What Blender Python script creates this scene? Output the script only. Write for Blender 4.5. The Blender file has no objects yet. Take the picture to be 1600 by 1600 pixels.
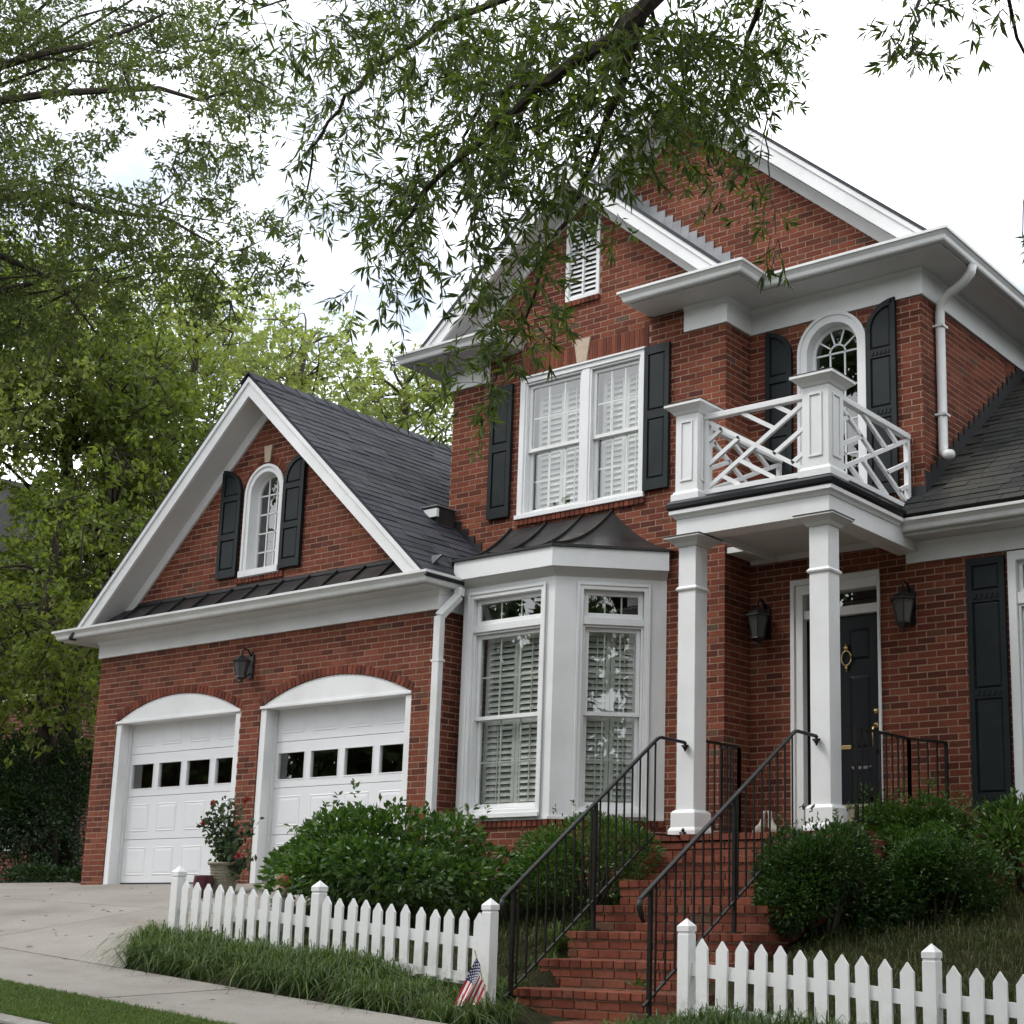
import bpy, bmesh, math, random
import numpy as np
from mathutils import Vector, Matrix

random.seed(7)
RNG = np.random.default_rng(11)
scene = bpy.context.scene
COL = scene.collection

# ---------------------------------------------------------------- camera
# eye at the origin; X runs along the facade, Y into the house, Z up
YAW, PITCH, ROLL = math.radians(-34.49315), math.radians(12.01105), math.radians(0.4748)
FPX, CPX, CPY = 2322.16, 1095.41, 935.07          # in pixels of a 1600 px frame
_cy, _sy, _cp, _sp = math.cos(YAW), math.sin(YAW), math.cos(PITCH), math.sin(PITCH)
FW = Vector((_sy * _cp, _cy * _cp, _sp))
_r = Vector((_cy, -_sy, 0.0))
_u = _r.cross(FW)
RT = _r * math.cos(ROLL) + _u * math.sin(ROLL)
UP = -_r * math.sin(ROLL) + _u * math.cos(ROLL)
cam_d = bpy.data.cameras.new('camera')
cam = bpy.data.objects.new('camera', cam_d)
COL.objects.link(cam)
cam.matrix_world = Matrix(((RT.x, UP.x, -FW.x, 0), (RT.y, UP.y, -FW.y, 0), (RT.z, UP.z, -FW.z, 0), (0, 0, 0, 1)))
cam_d.sensor_width = 36.0
cam_d.lens = FPX / 1600 * 36.0
cam_d.shift_x = (800 - CPX) / 1600
cam_d.shift_y = (CPY - 800) / 1600
cam_d.clip_start, cam_d.clip_end = 0.1, 2000
scene.camera = cam


def ray(px, py):
    return RT * ((px - CPX) / FPX) - UP * ((py - CPY) / FPX) + FW


def at(px, py, depth):
    """world point seen at a photo pixel, at a distance along the view axis"""
    return ray(px, py) * depth


def atY(px, py, Y):
    d = ray(px, py)
    return d * (Y / d.y)


# ---------------------------------------------------------------- light
SUN_EL, SUN_AZ = 52.0, 222.0      # azimuth from +Y, clockwise seen from above
world = bpy.data.worlds.new('World')
scene.world = world
world.use_nodes = True
wn, wl = world.node_tree.nodes, world.node_tree.links
wn.clear()
w_out = wn.new('ShaderNodeOutputWorld')
w_sky = wn.new('ShaderNodeTexSky')
w_sky.sky_type = 'NISHITA'
w_sky.sun_disc = False
w_sky.sun_elevation = math.radians(SUN_EL)
w_sky.sun_rotation = math.radians(SUN_AZ)
w_sky.air_density, w_sky.dust_density, w_sky.ozone_density = 1.0, 1.5, 1.0
w_bg = wn.new('ShaderNodeBackground')
w_bg.inputs[1].default_value = 0.15
w_cl = wn.new('ShaderNodeBackground')            # bright thin cloud cover
w_cl.inputs[0].default_value = (0.945, 0.972, 1.0, 1)
w_cl.inputs[1].default_value = 2.3
w_tc = wn.new('ShaderNodeTexCoord')
w_mp = wn.new('ShaderNodeMapping')
w_mp.inputs['Scale'].default_value = (1.0, 1.0, 2.4)
w_nz = wn.new('ShaderNodeTexNoise')
w_nz.inputs['Scale'].default_value = 2.1
w_nz.inputs['Detail'].default_value = 7
w_nz.inputs['Roughness'].default_value = 0.58
w_rp = wn.new('ShaderNodeValToRGB')
w_rp.color_ramp.elements[0].position = 0.37
w_rp.color_ramp.elements[0].color = (0.28, 0.28, 0.28, 1)
w_rp.color_ramp.elements[1].position = 0.53
w_mix = wn.new('ShaderNodeMixShader')
wl.new(w_tc.outputs['Generated'], w_mp.inputs[0])
wl.new(w_mp.outputs[0], w_nz.inputs['Vector'])
wl.new(w_nz.outputs[0], w_rp.inputs[0])
wl.new(w_rp.outputs[0], w_mix.inputs[0])
wl.new(w_sky.outputs[0], w_bg.inputs[0])
wl.new(w_bg.outputs[0], w_mix.inputs[1])
wl.new(w_cl.outputs[0], w_mix.inputs[2])
wl.new(w_mix.outputs[0], w_out.inputs[0])

sun_d = bpy.data.lights.new('sun', 'SUN')
sun_d.energy = 1.5
sun_d.angle = math.radians(14)
sun_d.color = (1.0, 0.97, 0.935)
sun = bpy.data.objects.new('sun', sun_d)
COL.objects.link(sun)
_az, _el = math.radians(SUN_AZ), math.radians(SUN_EL)
_sd = Vector((math.sin(_az) * math.cos(_el), math.cos(_az) * math.cos(_el), math.sin(_el)))
sun.rotation_euler = _sd.to_track_quat('Z', 'Y').to_euler()
sun.location = _sd * 40
scene.view_settings.view_transform = 'Standard'
scene.view_settings.look = 'None'
scene.view_settings.exposure = 0.12
scene.view_settings.gamma = 1.0
scene.render.engine = 'CYCLES'
scene.cycles.max_bounces = 5
scene.cycles.diffuse_bounces = 2
scene.cycles.glossy_bounces = 2
scene.cycles.transmission_bounces = 2
scene.cycles.transparent_max_bounces = 8


# ---------------------------------------------------------------- helpers
def tag(o, label=None, cat=None, group=None, kind=None):
    if label: o['label'] = label
    if cat: o['category'] = cat
    if group: o['group'] = group
    if kind: o['kind'] = kind
    return o


def empty(name, loc=(0, 0, 0), parent=None):
    o = bpy.data.objects.new(name, None)
    COL.objects.link(o)
    o.location = loc
    o.empty_display_size = 0.1
    if parent: setp(o, parent)
    return o


WORLD_LOC = {}


def setp(o, parent):
    """parent, keeping the world place (parents carry only a location)"""
    off = Vector((0, 0, 0))
    p = parent
    while p:
        off += p.location
        p = p.parent
    o.parent = parent
    o.location = Vector(o.location) - off


def mesh_obj(name, me, mat, parent=None, loc=(0, 0, 0)):
    o = bpy.data.objects.new(name, me)
    COL.objects.link(o)
    o.location = loc
    if mat is not None and not me.materials:
        me.materials.append(mat)
    if parent: setp(o, parent)
    return o


class MB:
    """collects vertices and faces of one mesh"""

    def __init__(s):
        s.v, s.f = [], []

    def add(s, vs, fs):
        b = len(s.v)
        s.v += [tuple(p) for p in vs]
        s.f += [tuple(b + i for i in f) for f in fs]
        return s

    def box(s, x0, x1, y0, y1, z0, z1):
        x0, x1 = min(x0, x1), max(x0, x1); y0, y1 = min(y0, y1), max(y0, y1); z0, z1 = min(z0, z1), max(z0, z1)
        return s.add([(x0, y0, z0), (x1, y0, z0), (x1, y1, z0), (x0, y1, z0), (x0, y0, z1), (x1, y0, z1), (x1, y1, z1), (x0, y1, z1)],
                     [(0, 3, 2, 1), (4, 5, 6, 7), (0, 1, 5, 4), (1, 2, 6, 5), (2, 3, 7, 6), (3, 0, 4, 7)])

    def prism(s, pts, vec):
        """closed polygon pts extruded by vec"""
        n = len(pts)
        pts = [Vector(p) for p in pts]
        vec = Vector(vec)
        a = Vector((0, 0, 0))
        for i in range(n):
            a += pts[i].cross(pts[(i + 1) % n])
        if a.dot(vec) > 0:
            pts = pts[::-1]
        s.add(pts + [p + vec for p in pts],
              [tuple(range(n)), tuple(range(2 * n - 1, n - 1, -1))] + [(i, n + i, n + (i + 1) % n, (i + 1) % n)[::1] for i in range(n)])
        return s

    def bar(s, a, b, w, h, up=(0, 0, 1)):
        """square bar from a to b; w across, h along up"""
        a, b = Vector(a), Vector(b)
        d = (b - a).normalized()
        side = d.cross(Vector(up)).normalized()
        u = side.cross(d).normalized()
        side *= w / 2; u *= h / 2
        vs = [a - side - u, a + side - u, a + side + u, a - side + u, b - side - u, b + side - u, b + side + u, b - side + u]
        return s.add(vs, [(0, 1, 2, 3)[::-1], (4, 5, 6, 7), (0, 4, 5, 1)[::-1], (1, 5, 6, 2)[::-1], (2, 6, 7, 3)[::-1], (3, 7, 4, 0)[::-1]][:0] +
                     [(3, 2, 1, 0), (4, 5, 6, 7), (0, 1, 5, 4), (1, 2, 6, 5), (2, 3, 7, 6), (3, 0, 4, 7)])

    def tube(s, pts, rads, n=8, caps=True):
        pts = [Vector(p) for p in pts]
        if not hasattr(rads, '__len__'): rads = [rads] * len(pts)
        b = len(s.v)
        prev = None
        for i, p in enumerate(pts):
            d = (pts[min(i + 1, len(pts) - 1)] - pts[max(i - 1, 0)])
            if d.length < 1e-9: d = Vector((0, 0, 1))
            d.normalize()
            if prev is None:
                x = d.orthogonal().normalized()
            else:
                x = (prev - d * prev.dot(d))
                x = x.normalized() if x.length > 1e-6 else d.orthogonal().normalized()
            prev = x
            y = d.cross(x)
            for k in range(n):
                t = 2 * math.pi * k / n
                s.v.append(tuple(p + (x * math.cos(t) + y * math.sin(t)) * rads[i]))
        m = len(pts)
        for i in range(m - 1):
            for k in range(n):
                k2 = (k + 1) % n
                s.f.append((b + i * n + k, b + i * n + k2, b + (i + 1) * n + k2, b + (i + 1) * n + k))
        if caps:
            s.f.append(tuple(b + k for k in range(n))[::-1])
            s.f.append(tuple(b + (m - 1) * n + k for k in range(n)))
        return s

    def lathe(s, prof, c, n=16, square=False):
        """profile [(r, z)] turned about a vertical axis at c; square gives a mitred four-sided piece"""
        c = Vector(c)
        if square: n = 4
        b = len(s.v)
        for r, z in prof:
            for k in range(n):
                t = 2 * math.pi * (k + (0.5 if square else 0)) / n
                rr = r * (math.sqrt(2) if square else 1)
                s.v.append((c.x + rr * math.cos(t), c.y + rr * math.sin(t), c.z + z))
        m = len(prof)
        for i in range(m - 1):
            for k in range(n):
                k2 = (k + 1) % n
                s.f.append((b + i * n + k, b + i * n + k2, b + (i + 1) * n + k2, b + (i + 1) * n + k))
        s.f.append(tuple(b + k for k in range(n))[::-1])
        s.f.append(tuple(b + (m - 1) * n + k for k in range(n)))
        return s

    def sweep(s, prof, path, closed=False):
        """profile [(out, z)] swept along a horizontal path [(x, y)] with mitred corners; out is to the right of travel"""
        P = [Vector((p[0], p[1])) for p in path]
        n, b, k = len(P), len(s.v), len(prof)
        for i in range(n):
            d0 = (P[i] - P[i - 1]).normalized() if (i > 0 or closed) else None
            d1 = (P[(i + 1) % n] - P[i]).normalized() if (i < n - 1 or closed) else None
            if d0 is None: d0 = d1
            if d1 is None: d1 = d0
            n0, n1 = Vector((d0.y, -d0.x)), Vector((d1.y, -d1.x))
            m = (n0 + n1)
            m = m / (m.dot(n0)) if m.length > 1e-6 else n0
            for o, z in prof:
                q = P[i] + m * o
                s.v.append((q.x, q.y, z))
        for i in range(n if closed else n - 1):
            j = (i + 1) % n
            for a in range(k):
                c = (a + 1) % k
                s.f.append((b + i * k + a, b + i * k + c, b + j * k + c, b + j * k + a))
        if not closed:
            s.f.append(tuple(b + a for a in range(k))[::-1])
            s.f.append(tuple(b + (n - 1) * k + a for a in range(k)))
        return s

    def build(s, name, mat, parent=None, loc=None, smooth=False, bevel=0.0, fix=True):
        me = bpy.data.meshes.new(name)
        o = Vector(loc) if loc is not None else Vector((0, 0, 0))
        me.from_pydata([(v[0] - o.x, v[1] - o.y, v[2] - o.z) for v in s.v], [], s.f)
        if fix or bevel:
            bm = bmesh.new(); bm.from_mesh(me)
            bmesh.ops.recalc_face_normals(bm, faces=bm.faces)
            if bevel:
                es = [e for e in bm.edges if len(e.link_faces) == 2 and e.calc_face_angle(0) > 0.6]
                bmesh.ops.bevel(bm, geom=es, offset=bevel, segments=1, affect='EDGES', clamp_overlap=True)
            bm.to_mesh(me); bm.free()
        if smooth:
            me.polygons.foreach_set('use_smooth', [True] * len(me.polygons))
        me.update()
        return mesh_obj(name, me, mat, parent, o)


def np_mesh(name, verts, faces4, mat, smooth=False):
    """quads or triangles from arrays"""
    me = bpy.data.meshes.new(name)
    nv, nf, k = len(verts), len(faces4), faces4.shape[1]
    me.vertices.add(nv)
    me.vertices.foreach_set('co', np.asarray(verts, np.float32).ravel())
    me.loops.add(nf * k)
    me.loops.foreach_set('vertex_index', np.asarray(faces4, np.int32).ravel())
    me.polygons.add(nf)
    me.polygons.foreach_set('loop_start', np.arange(0, nf * k, k, dtype=np.int32))
    me.polygons.foreach_set('loop_total', np.full(nf, k, np.int32))
    if smooth: me.polygons.foreach_set('use_smooth', [True] * nf)
    me.update(calc_edges=True)
    if mat: me.materials.append(mat)
    return me


# ---------------------------------------------------------------- materials
class NT:
    def __init__(s, name):
        s.m = bpy.data.materials.new(name)
        s.m.use_nodes = True
        s.n, s.l = s.m.node_tree.nodes, s.m.node_tree.links
        s.n.clear()
        s.out = s.n.new('ShaderNodeOutputMaterial')
        s.p = s.n.new('ShaderNodeBsdfPrincipled')
        s.l.new(s.p.outputs[0], s.out.inputs[0])

    def N(s, t, **k):
        n = s.n.new('ShaderNode' + t)
        for a, v in k.items():
            if a in n.inputs: n.inputs[a].default_value = v
            else: setattr(n, a, v)
        return n

    def pos(s, scale=1.0, obj=False):
        g = s.N('TexCoord').outputs['Object'] if obj else s.N('NewGeometry').outputs['Position']
        if scale == 1.0: return g
        m = s.N('VectorMath', operation='MULTIPLY')
        m.inputs[1].default_value = (scale, scale, scale) if not hasattr(scale, '__len__') else scale
        s.l.new(g, m.inputs[0])
        return m.outputs[0]

    def noise(s, scale, detail=4, rough=0.55, vec=None):
        n = s.N('TexNoise', Scale=scale, Detail=detail, Roughness=rough)
        s.l.new(vec if vec is not None else s.pos(), n.inputs['Vector'])
        return n.outputs[0]

    def ramp(s, fac, stops):
        r = s.N('ValToRGB')
        e = r.color_ramp.elements
        while len(e) < len(stops): e.new(0.5)
        for i, (p, c) in enumerate(stops):
            e[i].position = p
            e[i].color = (c[0], c[1], c[2], 1)
        s.l.new(fac, r.inputs[0])
        return r.outputs[0]

    def mix(s, fac, a, b, blend='MIX'):
        m = s.N('Mix', data_type='RGBA', blend_type=blend)
        for sock, v in ((m.inputs[0], fac), (m.inputs[6], a), (m.inputs[7], b)):
            if hasattr(v, 'is_output'): s.l.new(v, sock)
            elif hasattr(v, '__len__'): sock.default_value = (v[0], v[1], v[2], 1)
            else: sock.default_value = v
        return m.outputs[2]

    def math(s, op, a, b=0.5):
        m = s.N('Math', operation=op)
        for sock, v in ((m.inputs[0], a), (m.inputs[1], b)):
            if hasattr(v, 'is_output'): s.l.new(v, sock)
            else: sock.default_value = v
        return m.outputs[0]

    def bump(s, h, dist=0.01, strength=0.5):
        b = s.N('Bump', Strength=strength, Distance=dist)
        s.l.new(h, b.inputs['Height'])
        s.l.new(b.outputs[0], s.p.inputs['Normal'])

    def island(s):
        a = s.math('ADD', s.N('NewGeometry').outputs['Random Per Island'], s.N('ObjectInfo').outputs['Random'])
        return s.math('FRACT', a)

    def fin(s, col=None, rough=0.6, metal=0.0, spec=None):
        if col is not None:
            if hasattr(col, 'is_output'): s.l.new(col, s.p.inputs['Base Color'])
            else: s.p.inputs['Base Color'].default_value = (col[0], col[1], col[2], 1)
        if hasattr(rough, 'is_output'): s.l.new(rough, s.p.inputs['Roughness'])
        else: s.p.inputs['Roughness'].default_value = rough
        s.p.inputs['Metallic'].default_value = metal
        if spec is not None: s.p.inputs['Specular IOR Level'].default_value = spec
        return s.m


M = {}


def make_materials():
    # brick: per brick tone, mottling, a few burnt headers
    t = NT('brick')
    isl = t.island()
    tone = t.ramp(isl, [(0.0, (0.090, 0.027, 0.018)), (0.3, (0.150, 0.040, 0.023)), (0.6, (0.185, 0.050, 0.028)), (0.9, (0.225, 0.068, 0.038)), (0.975, (0.15, 0.050, 0.03)), (1.0, (0.10, 0.066, 0.045))])
    n = t.noise(38, 5, 0.6)
    mot = t.ramp(n, [(0.25, (0.72, 0.70, 0.68)), (0.55, (1, 1, 1)), (0.8, (1.18, 1.16, 1.14))])
    col = t.mix(1.0, tone, mot, 'MULTIPLY')
    big = t.ramp(t.noise(0.9, 5, 0.6, t.pos((1.3, 1.3, 0.45))), [(0.28, (0.70, 0.70, 0.70)), (0.5, (0.98, 0.97, 0.96)), (0.72, (1.15, 1.14, 1.12))])
    col = t.mix(1.0, col, big, 'MULTIPLY')
    t.bump(t.noise(150, 4, 0.7), 0.004, 0.6)
    M['brick'] = t.fin(col, 0.86, spec=0.25)
    t = NT('step_brick')
    isl = t.island()
    tone = t.ramp(isl, [(0.0, (0.12, 0.034, 0.021)), (0.4, (0.18, 0.050, 0.029)), (0.86, (0.22, 0.070, 0.040)), (0.93, (0.16, 0.060, 0.037)), (1.0, (0.09, 0.055, 0.035))])
    col = t.mix(1.0, tone, t.ramp(t.noise(26, 5, 0.6), [(0.3, (0.7, 0.68, 0.66)), (0.7, (1.15, 1.13, 1.1))]), 'MULTIPLY')
    col = t.mix(t.math('MULTIPLY', t.ramp(t.noise(3.1, 5), [(0.45, (0, 0, 0)), (0.75, (1, 1, 1))]), 0.35), col, (0.11, 0.07, 0.05))
    t.bump(t.noise(120, 4, 0.7), 0.004, 0.6)
    M['step_brick'] = t.fin(col, 0.85, spec=0.25)
    t = NT('far_brick')
    bt = t.N('TexBrick', Scale=1.0)
    for k_, v_ in (('Brick Width', 0.21), ('Row Height', 0.07), ('Mortar Size', 0.008)): bt.inputs[k_].default_value = v_
    bt.inputs['Color1'].default_value = (0.11, 0.032, 0.022, 1); bt.inputs['Color2'].default_value = (0.15, 0.045, 0.03, 1); bt.inputs['Mortar'].default_value = (0.25, 0.18, 0.14, 1)
    xyz = t.N('SeparateXYZ'); t.l.new(t.pos(), xyz.inputs[0])
    cmb = t.N('CombineXYZ'); t.l.new(xyz.outputs[0], cmb.inputs[0]); t.l.new(xyz.outputs[2], cmb.inputs[1])
    t.l.new(cmb.outputs[0], bt.inputs['Vector'])
    M['far_brick'] = t.fin(bt.outputs[0], 0.9, spec=0.2)
    t = NT('mortar')
    col = t.ramp(t.noise(3.5, 6, 0.65), [(0.3, (0.30, 0.19, 0.13)), (0.7, (0.44, 0.30, 0.215))])
    t.bump(t.noise(200, 3), 0.003, 0.6)
    M['mortar'] = t.fin(col, 0.95, spec=0.1)
    # painted trim, slightly soiled
    t = NT('white_paint')
    col = t.ramp(t.noise(1.6, 5, 0.6), [(0.28, (0.70, 0.70, 0.69)), (0.5, (0.775, 0.775, 0.77)), (0.72, (0.82, 0.82, 0.82))])
    col = t.mix(t.math('MULTIPLY', t.ramp(t.noise(9, 5, 0.65, t.pos((1, 1, 0.35))), [(0.55, (0, 0, 0)), (0.85, (1, 1, 1))]), 0.10), col, (0.48, 0.46, 0.41))
    t.bump(t.noise(60, 3), 0.002, 0.25)
    M['white'] = t.fin(col, 0.5, spec=0.4)
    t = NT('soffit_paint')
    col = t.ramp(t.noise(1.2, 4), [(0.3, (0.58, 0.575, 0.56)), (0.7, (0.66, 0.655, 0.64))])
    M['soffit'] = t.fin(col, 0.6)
    t = NT('gutter_paint')
    col = t.ramp(t.noise(2.3, 5, 0.65), [(0.3, (0.64, 0.64, 0.62)), (0.65, (0.74, 0.74, 0.73))])
    col = t.mix(t.math('MULTIPLY', t.ramp(t.noise(7, 5, 0.7, t.pos((1, 1, 0.25))), [(0.5, (0, 0, 0)), (0.8, (1, 1, 1))]), 0.16), col, (0.40, 0.39, 0.35))
    M['gutter'] = t.fin(col, 0.4)
    t = NT('garage_door_paint')
    col = t.ramp(t.noise(0.9, 4), [(0.3, (0.74, 0.74, 0.755)), (0.7, (0.79, 0.79, 0.80))])
    M['gdoor'] = t.fin(col, 0.45)
    t = NT('shutter_paint')
    col = t.ramp(t.noise(5, 4), [(0.3, (0.007, 0.010, 0.011)), (0.7, (0.012, 0.017, 0.018))])
    M['shutter'] = t.fin(col, 0.5, spec=0.25)
    t = NT('door_paint')
    M['door'] = t.fin((0.006, 0.007, 0.010), 0.35, spec=0.25)
    t = NT('limestone')
    col = t.ramp(t.noise(25, 4), [(0.3, (0.43, 0.33, 0.24)), (0.7, (0.53, 0.42, 0.32))])
    M['keystone'] = t.fin(col, 0.8)
    # fence boards: paint with splash stains towards the soil
    t = NT('fence_paint')
    sx = t.N('SeparateXYZ'); t.l.new(t.pos(), sx.inputs[0])
    hgt = t.math('ADD', sx.outputs[2], t.math('ADD', t.math('MULTIPLY', sx.outputs[0], 0.074), 0.677 + 0.074 * 5.9))
    low = t.math('MULTIPLY', t.math('SUBTRACT', 0.34, hgt), 2.6)
    sp = t.math('MULTIPLY', low, t.ramp(t.noise(11, 6, 0.7), [(0.38, (0, 0, 0)), (0.72, (1, 1, 1))]))
    m = t.N('Clamp'); t.l.new(sp, m.inputs[0])
    col = t.mix(t.math('MULTIPLY', m.outputs[0], 0.75), t.ramp(t.noise(2.2, 5), [(0.3, (0.76, 0.755, 0.745)), (0.7, (0.82, 0.82, 0.815))]), (0.30, 0.30, 0.20))
    col = t.mix(t.math('MULTIPLY', t.ramp(t.noise(34, 5, 0.75, t.pos((1, 1, 0.4))), [(0.62, (0, 0, 0)), (0.72, (1, 1, 1))]), 0.35), col, (0.42, 0.40, 0.35))
    M['fence'] = t.fin(col, 0.55, spec=0.35)
    # asphalt shingles
    t = NT('shingle')
    isl = t.island()
    tone = t.ramp(isl, [(0.0, (0.030, 0.031, 0.038)), (0.5, (0.045, 0.046, 0.056)), (1.0, (0.064, 0.065, 0.076))])
    col = t.mix(1.0, tone, t.ramp(t.noise(120, 3, 0.7), [(0.3, (0.6, 0.6, 0.6)), (0.7, (1.35, 1.35, 1.35))]), 'MULTIPLY')
    col = t.mix(t.math('MULTIPLY', t.ramp(t.noise(1.3, 5), [(0.5, (0, 0, 0)), (0.8, (1, 1, 1))]), 0.35), col, (0.045, 0.045, 0.04))
    t.bump(t.noise(300, 2), 0.003, 0.7)
    M['shingle'] = t.fin(col, 0.85, spec=0.3)
    t = NT('shingle_weathered')
    isl = t.island()
    tone = t.ramp(isl, [(0.0, (0.020, 0.021, 0.020)), (1.0, (0.042, 0.042, 0.039))])
    col = t.mix(t.math('MULTIPLY', t.ramp(t.noise(1.1, 6, 0.6, t.pos((1.6, 0.6, 0.6))), [(0.48, (0, 0, 0)), (0.75, (1, 1, 1))]), 0.6), tone, (0.072, 0.064, 0.046))
    t.bump(t.noise(300, 2), 0.003, 0.7)
    M['shingle_old'] = t.fin(col, 0.9, spec=0.25)
    t = NT('bronze_metal_roof')
    col = t.ramp(t.noise(4, 5), [(0.3, (0.022, 0.021, 0.021)), (0.7, (0.045, 0.043, 0.042))])
    M['metalroof'] = t.fin(col, t.ramp(t.noise(6, 4), [(0.3, (0.28, 0.28, 0.28)), (0.7, (0.46, 0.46, 0.46))]), 0.35)
    t = NT('lead_flashing')
    col = t.ramp(t.noise(6, 5), [(0.3, (0.20, 0.205, 0.215)), (0.7, (0.30, 0.305, 0.315))])
    M['flash_grey'] = t.fin(col, 0.55, 0.3)
    t = NT('black_flashing')
    M['flash_black'] = t.fin(t.ramp(t.noise(6, 5), [(0.3, (0.010, 0.010, 0.012)), (0.7, (0.022, 0.022, 0.024))]), 0.55)
    t = NT('roof_membrane')
    M['membrane'] = t.fin((0.008, 0.008, 0.010), 0.22, spec=0.3)
    t = NT('wrought_iron')
    col = t.ramp(t.noise(18, 4), [(0.35, (0.007, 0.007, 0.007)), (0.75, (0.016, 0.015, 0.014))])
    M['iron'] = t.fin(col, 0.42, spec=0.35)
    t = NT('brass')
    M['brass'] = t.fin((0.62, 0.46, 0.20), 0.28, 1.0)
    t = NT('lantern_metal')
    M['lantern'] = t.fin((0.014, 0.014, 0.015), 0.32, spec=0.6)
    t = NT('interior_dark')
    M['interior'] = t.fin((0.035, 0.034, 0.032), 0.9)
    t = NT('blind_paint')
    M['blind'] = t.fin((0.76, 0.755, 0.70), 0.5)
    # window glass: clear with a strong coated reflection
    t = NT('window_glass')
    lw = t.N('LayerWeight', Blend=0.5)
    tr = t.N('BsdfTransparent')
    tr.inputs[0].default_value = (0.80, 0.83, 0.82, 1)
    gl = t.N('BsdfGlossy', Roughness=0.0)
    gl.inputs[0].default_value = (1, 1, 1, 1)
    mx = t.N('MixShader')
    wav = t.noise(1.7, 2, 0.4)
    bp = t.N('Bump', Strength=0.05, Distance=0.01)
    t.l.new(wav, bp.inputs['Height'])
    t.l.new(bp.outputs[0], gl.inputs['Normal'])
    fac = t.math('ADD', t.math('MULTIPLY', t.math('POWER', lw.outputs[1], 3.5), 0.75), 0.13)
    t.l.new(fac, mx.inputs[0]); t.l.new(tr.outputs[0], mx.inputs[1]); t.l.new(gl.outputs[0], mx.inputs[2])
    t.l.new(mx.outputs[0], t.out.inputs[0])
    M['glass'] = t.m
    t = NT('seeded_glass')
    t.p.inputs['Transmission Weight'].default_value = 0.0
    M['lampglass'] = t.fin((0.10, 0.10, 0.095), 0.12, spec=0.7)
    # ground
    t = NT('concrete')
    col = t.ramp(t.noise(1.1, 6, 0.6), [(0.28, (0.225, 0.20, 0.172)), (0.5, (0.295, 0.27, 0.24)), (0.8, (0.35, 0.326, 0.296))])
    sp = t.ramp(t.noise(55, 4, 0.7), [(0.35, (0.82, 0.82, 0.82)), (0.7, (1.06, 1.06, 1.06))])
    col = t.mix(1.0, col, sp, 'MULTIPLY')
    col = t.mix(t.math('MULTIPLY', t.ramp(t.noise(4.5, 6, 0.65), [(0.55, (0, 0, 0)), (0.72, (1, 1, 1))]), 0.35), col, (0.20, 0.175, 0.145))
    t.bump(t.noise(160, 4, 0.7), 0.004, 0.5)
    M['concrete'] = t.fin(col, 0.9, spec=0.2)
    t = NT('kerb_concrete')
    col = t.ramp(t.noise(6, 6, 0.65), [(0.3, (0.17, 0.155, 0.135)), (0.7, (0.34, 0.32, 0.285))])
    t.bump(t.noise(90, 4, 0.7), 0.006, 0.6)
    M['kerb'] = t.fin(col, 0.92, spec=0.2)
    t = NT('asphalt')
    col = t.ramp(t.noise(90, 4, 0.7), [(0.3, (0.035, 0.035, 0.036)), (0.7, (0.075, 0.074, 0.072))])
    t.bump(t.noise(140, 4, 0.7), 0.006, 0.7)
    M['asphalt'] = t.fin(col, 0.9, spec=0.2)
    t = NT('soil')
    col = t.ramp(t.noise(6, 6, 0.65), [(0.3, (0.016, 0.014, 0.008)), (0.5, (0.030, 0.028, 0.014)), (0.75, (0.060, 0.042, 0.022))])
    t.bump(t.noise(40, 5, 0.7), 0.03, 0.8)
    M['soil'] = t.fin(col, 0.95, spec=0.1)

    # foliage: leaves pass some light
    def leaf(name, dark, mid, light, trans=0.35, rough=0.5, spec=0.35):
        t = NT(name)
        isl = t.N('NewGeometry').outputs['Random Per Island']
        col = t.ramp(isl, [(0.0, dark), (0.5, mid), (1.0, light)])
        big = t.ramp(t.noise(0.55, 3), [(0.3, (0.75, 0.8, 0.75)), (0.7, (1.2, 1.15, 1.05))])
        col = t.mix(1.0, col, big, 'MULTIPLY')
        tl = t.N('BsdfTranslucent')
        tc = t.mix(1.0, col, (1.25, 1.35, 0.6), 'MULTIPLY')
        t.l.new(tc, tl.inputs[0])
        mx = t.N('MixShader')
        mx.inputs[0].default_value = trans
        t.l.new(t.p.outputs[0], mx.inputs[1]); t.l.new(tl.outputs[0], mx.inputs[2])
        t.l.new(mx.outputs[0], t.out.inputs[0])
        M[name] = t.fin(col, rough, spec=spec)
    leaf('leaf_oak', (0.036, 0.060, 0.020), (0.070, 0.106, 0.028), (0.125, 0.165, 0.038), 0.44)
    leaf('leaf_grey', (0.055, 0.078, 0.034), (0.098, 0.13, 0.048), (0.165, 0.19, 0.066), 0.48)
    leaf('leaf_dark', (0.016, 0.042, 0.012), (0.032, 0.075, 0.018), (0.070, 0.130, 0.030), 0.28, 0.4)
    leaf('leaf_tree', (0.080, 0.110, 0.030), (0.140, 0.180, 0.045), (0.215, 0.255, 0.068), 0.5, 0.55)
    leaf('leaf_pale', (0.15, 0.185, 0.075), (0.235, 0.275, 0.11), (0.33, 0.36, 0.155), 0.5, 0.6)  # haze over the farther trees is put into this paler leaf colour
    leaf('leaf_far', (0.028, 0.055, 0.018), (0.050, 0.092, 0.026), (0.082, 0.135, 0.032), 0.3, 0.55)
    leaf('leaf_hedge', (0.014, 0.034, 0.012), (0.024, 0.054, 0.017), (0.040, 0.082, 0.024), 0.25)
    leaf('leaf_laurel', (0.036, 0.078, 0.020), (0.066, 0.13, 0.030), (0.115, 0.195, 0.045), 0.3, 0.3, 0.5)
    leaf('leaf_box', (0.034, 0.078, 0.017), (0.062, 0.13, 0.024), (0.105, 0.195, 0.036), 0.3, 0.4)
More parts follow.
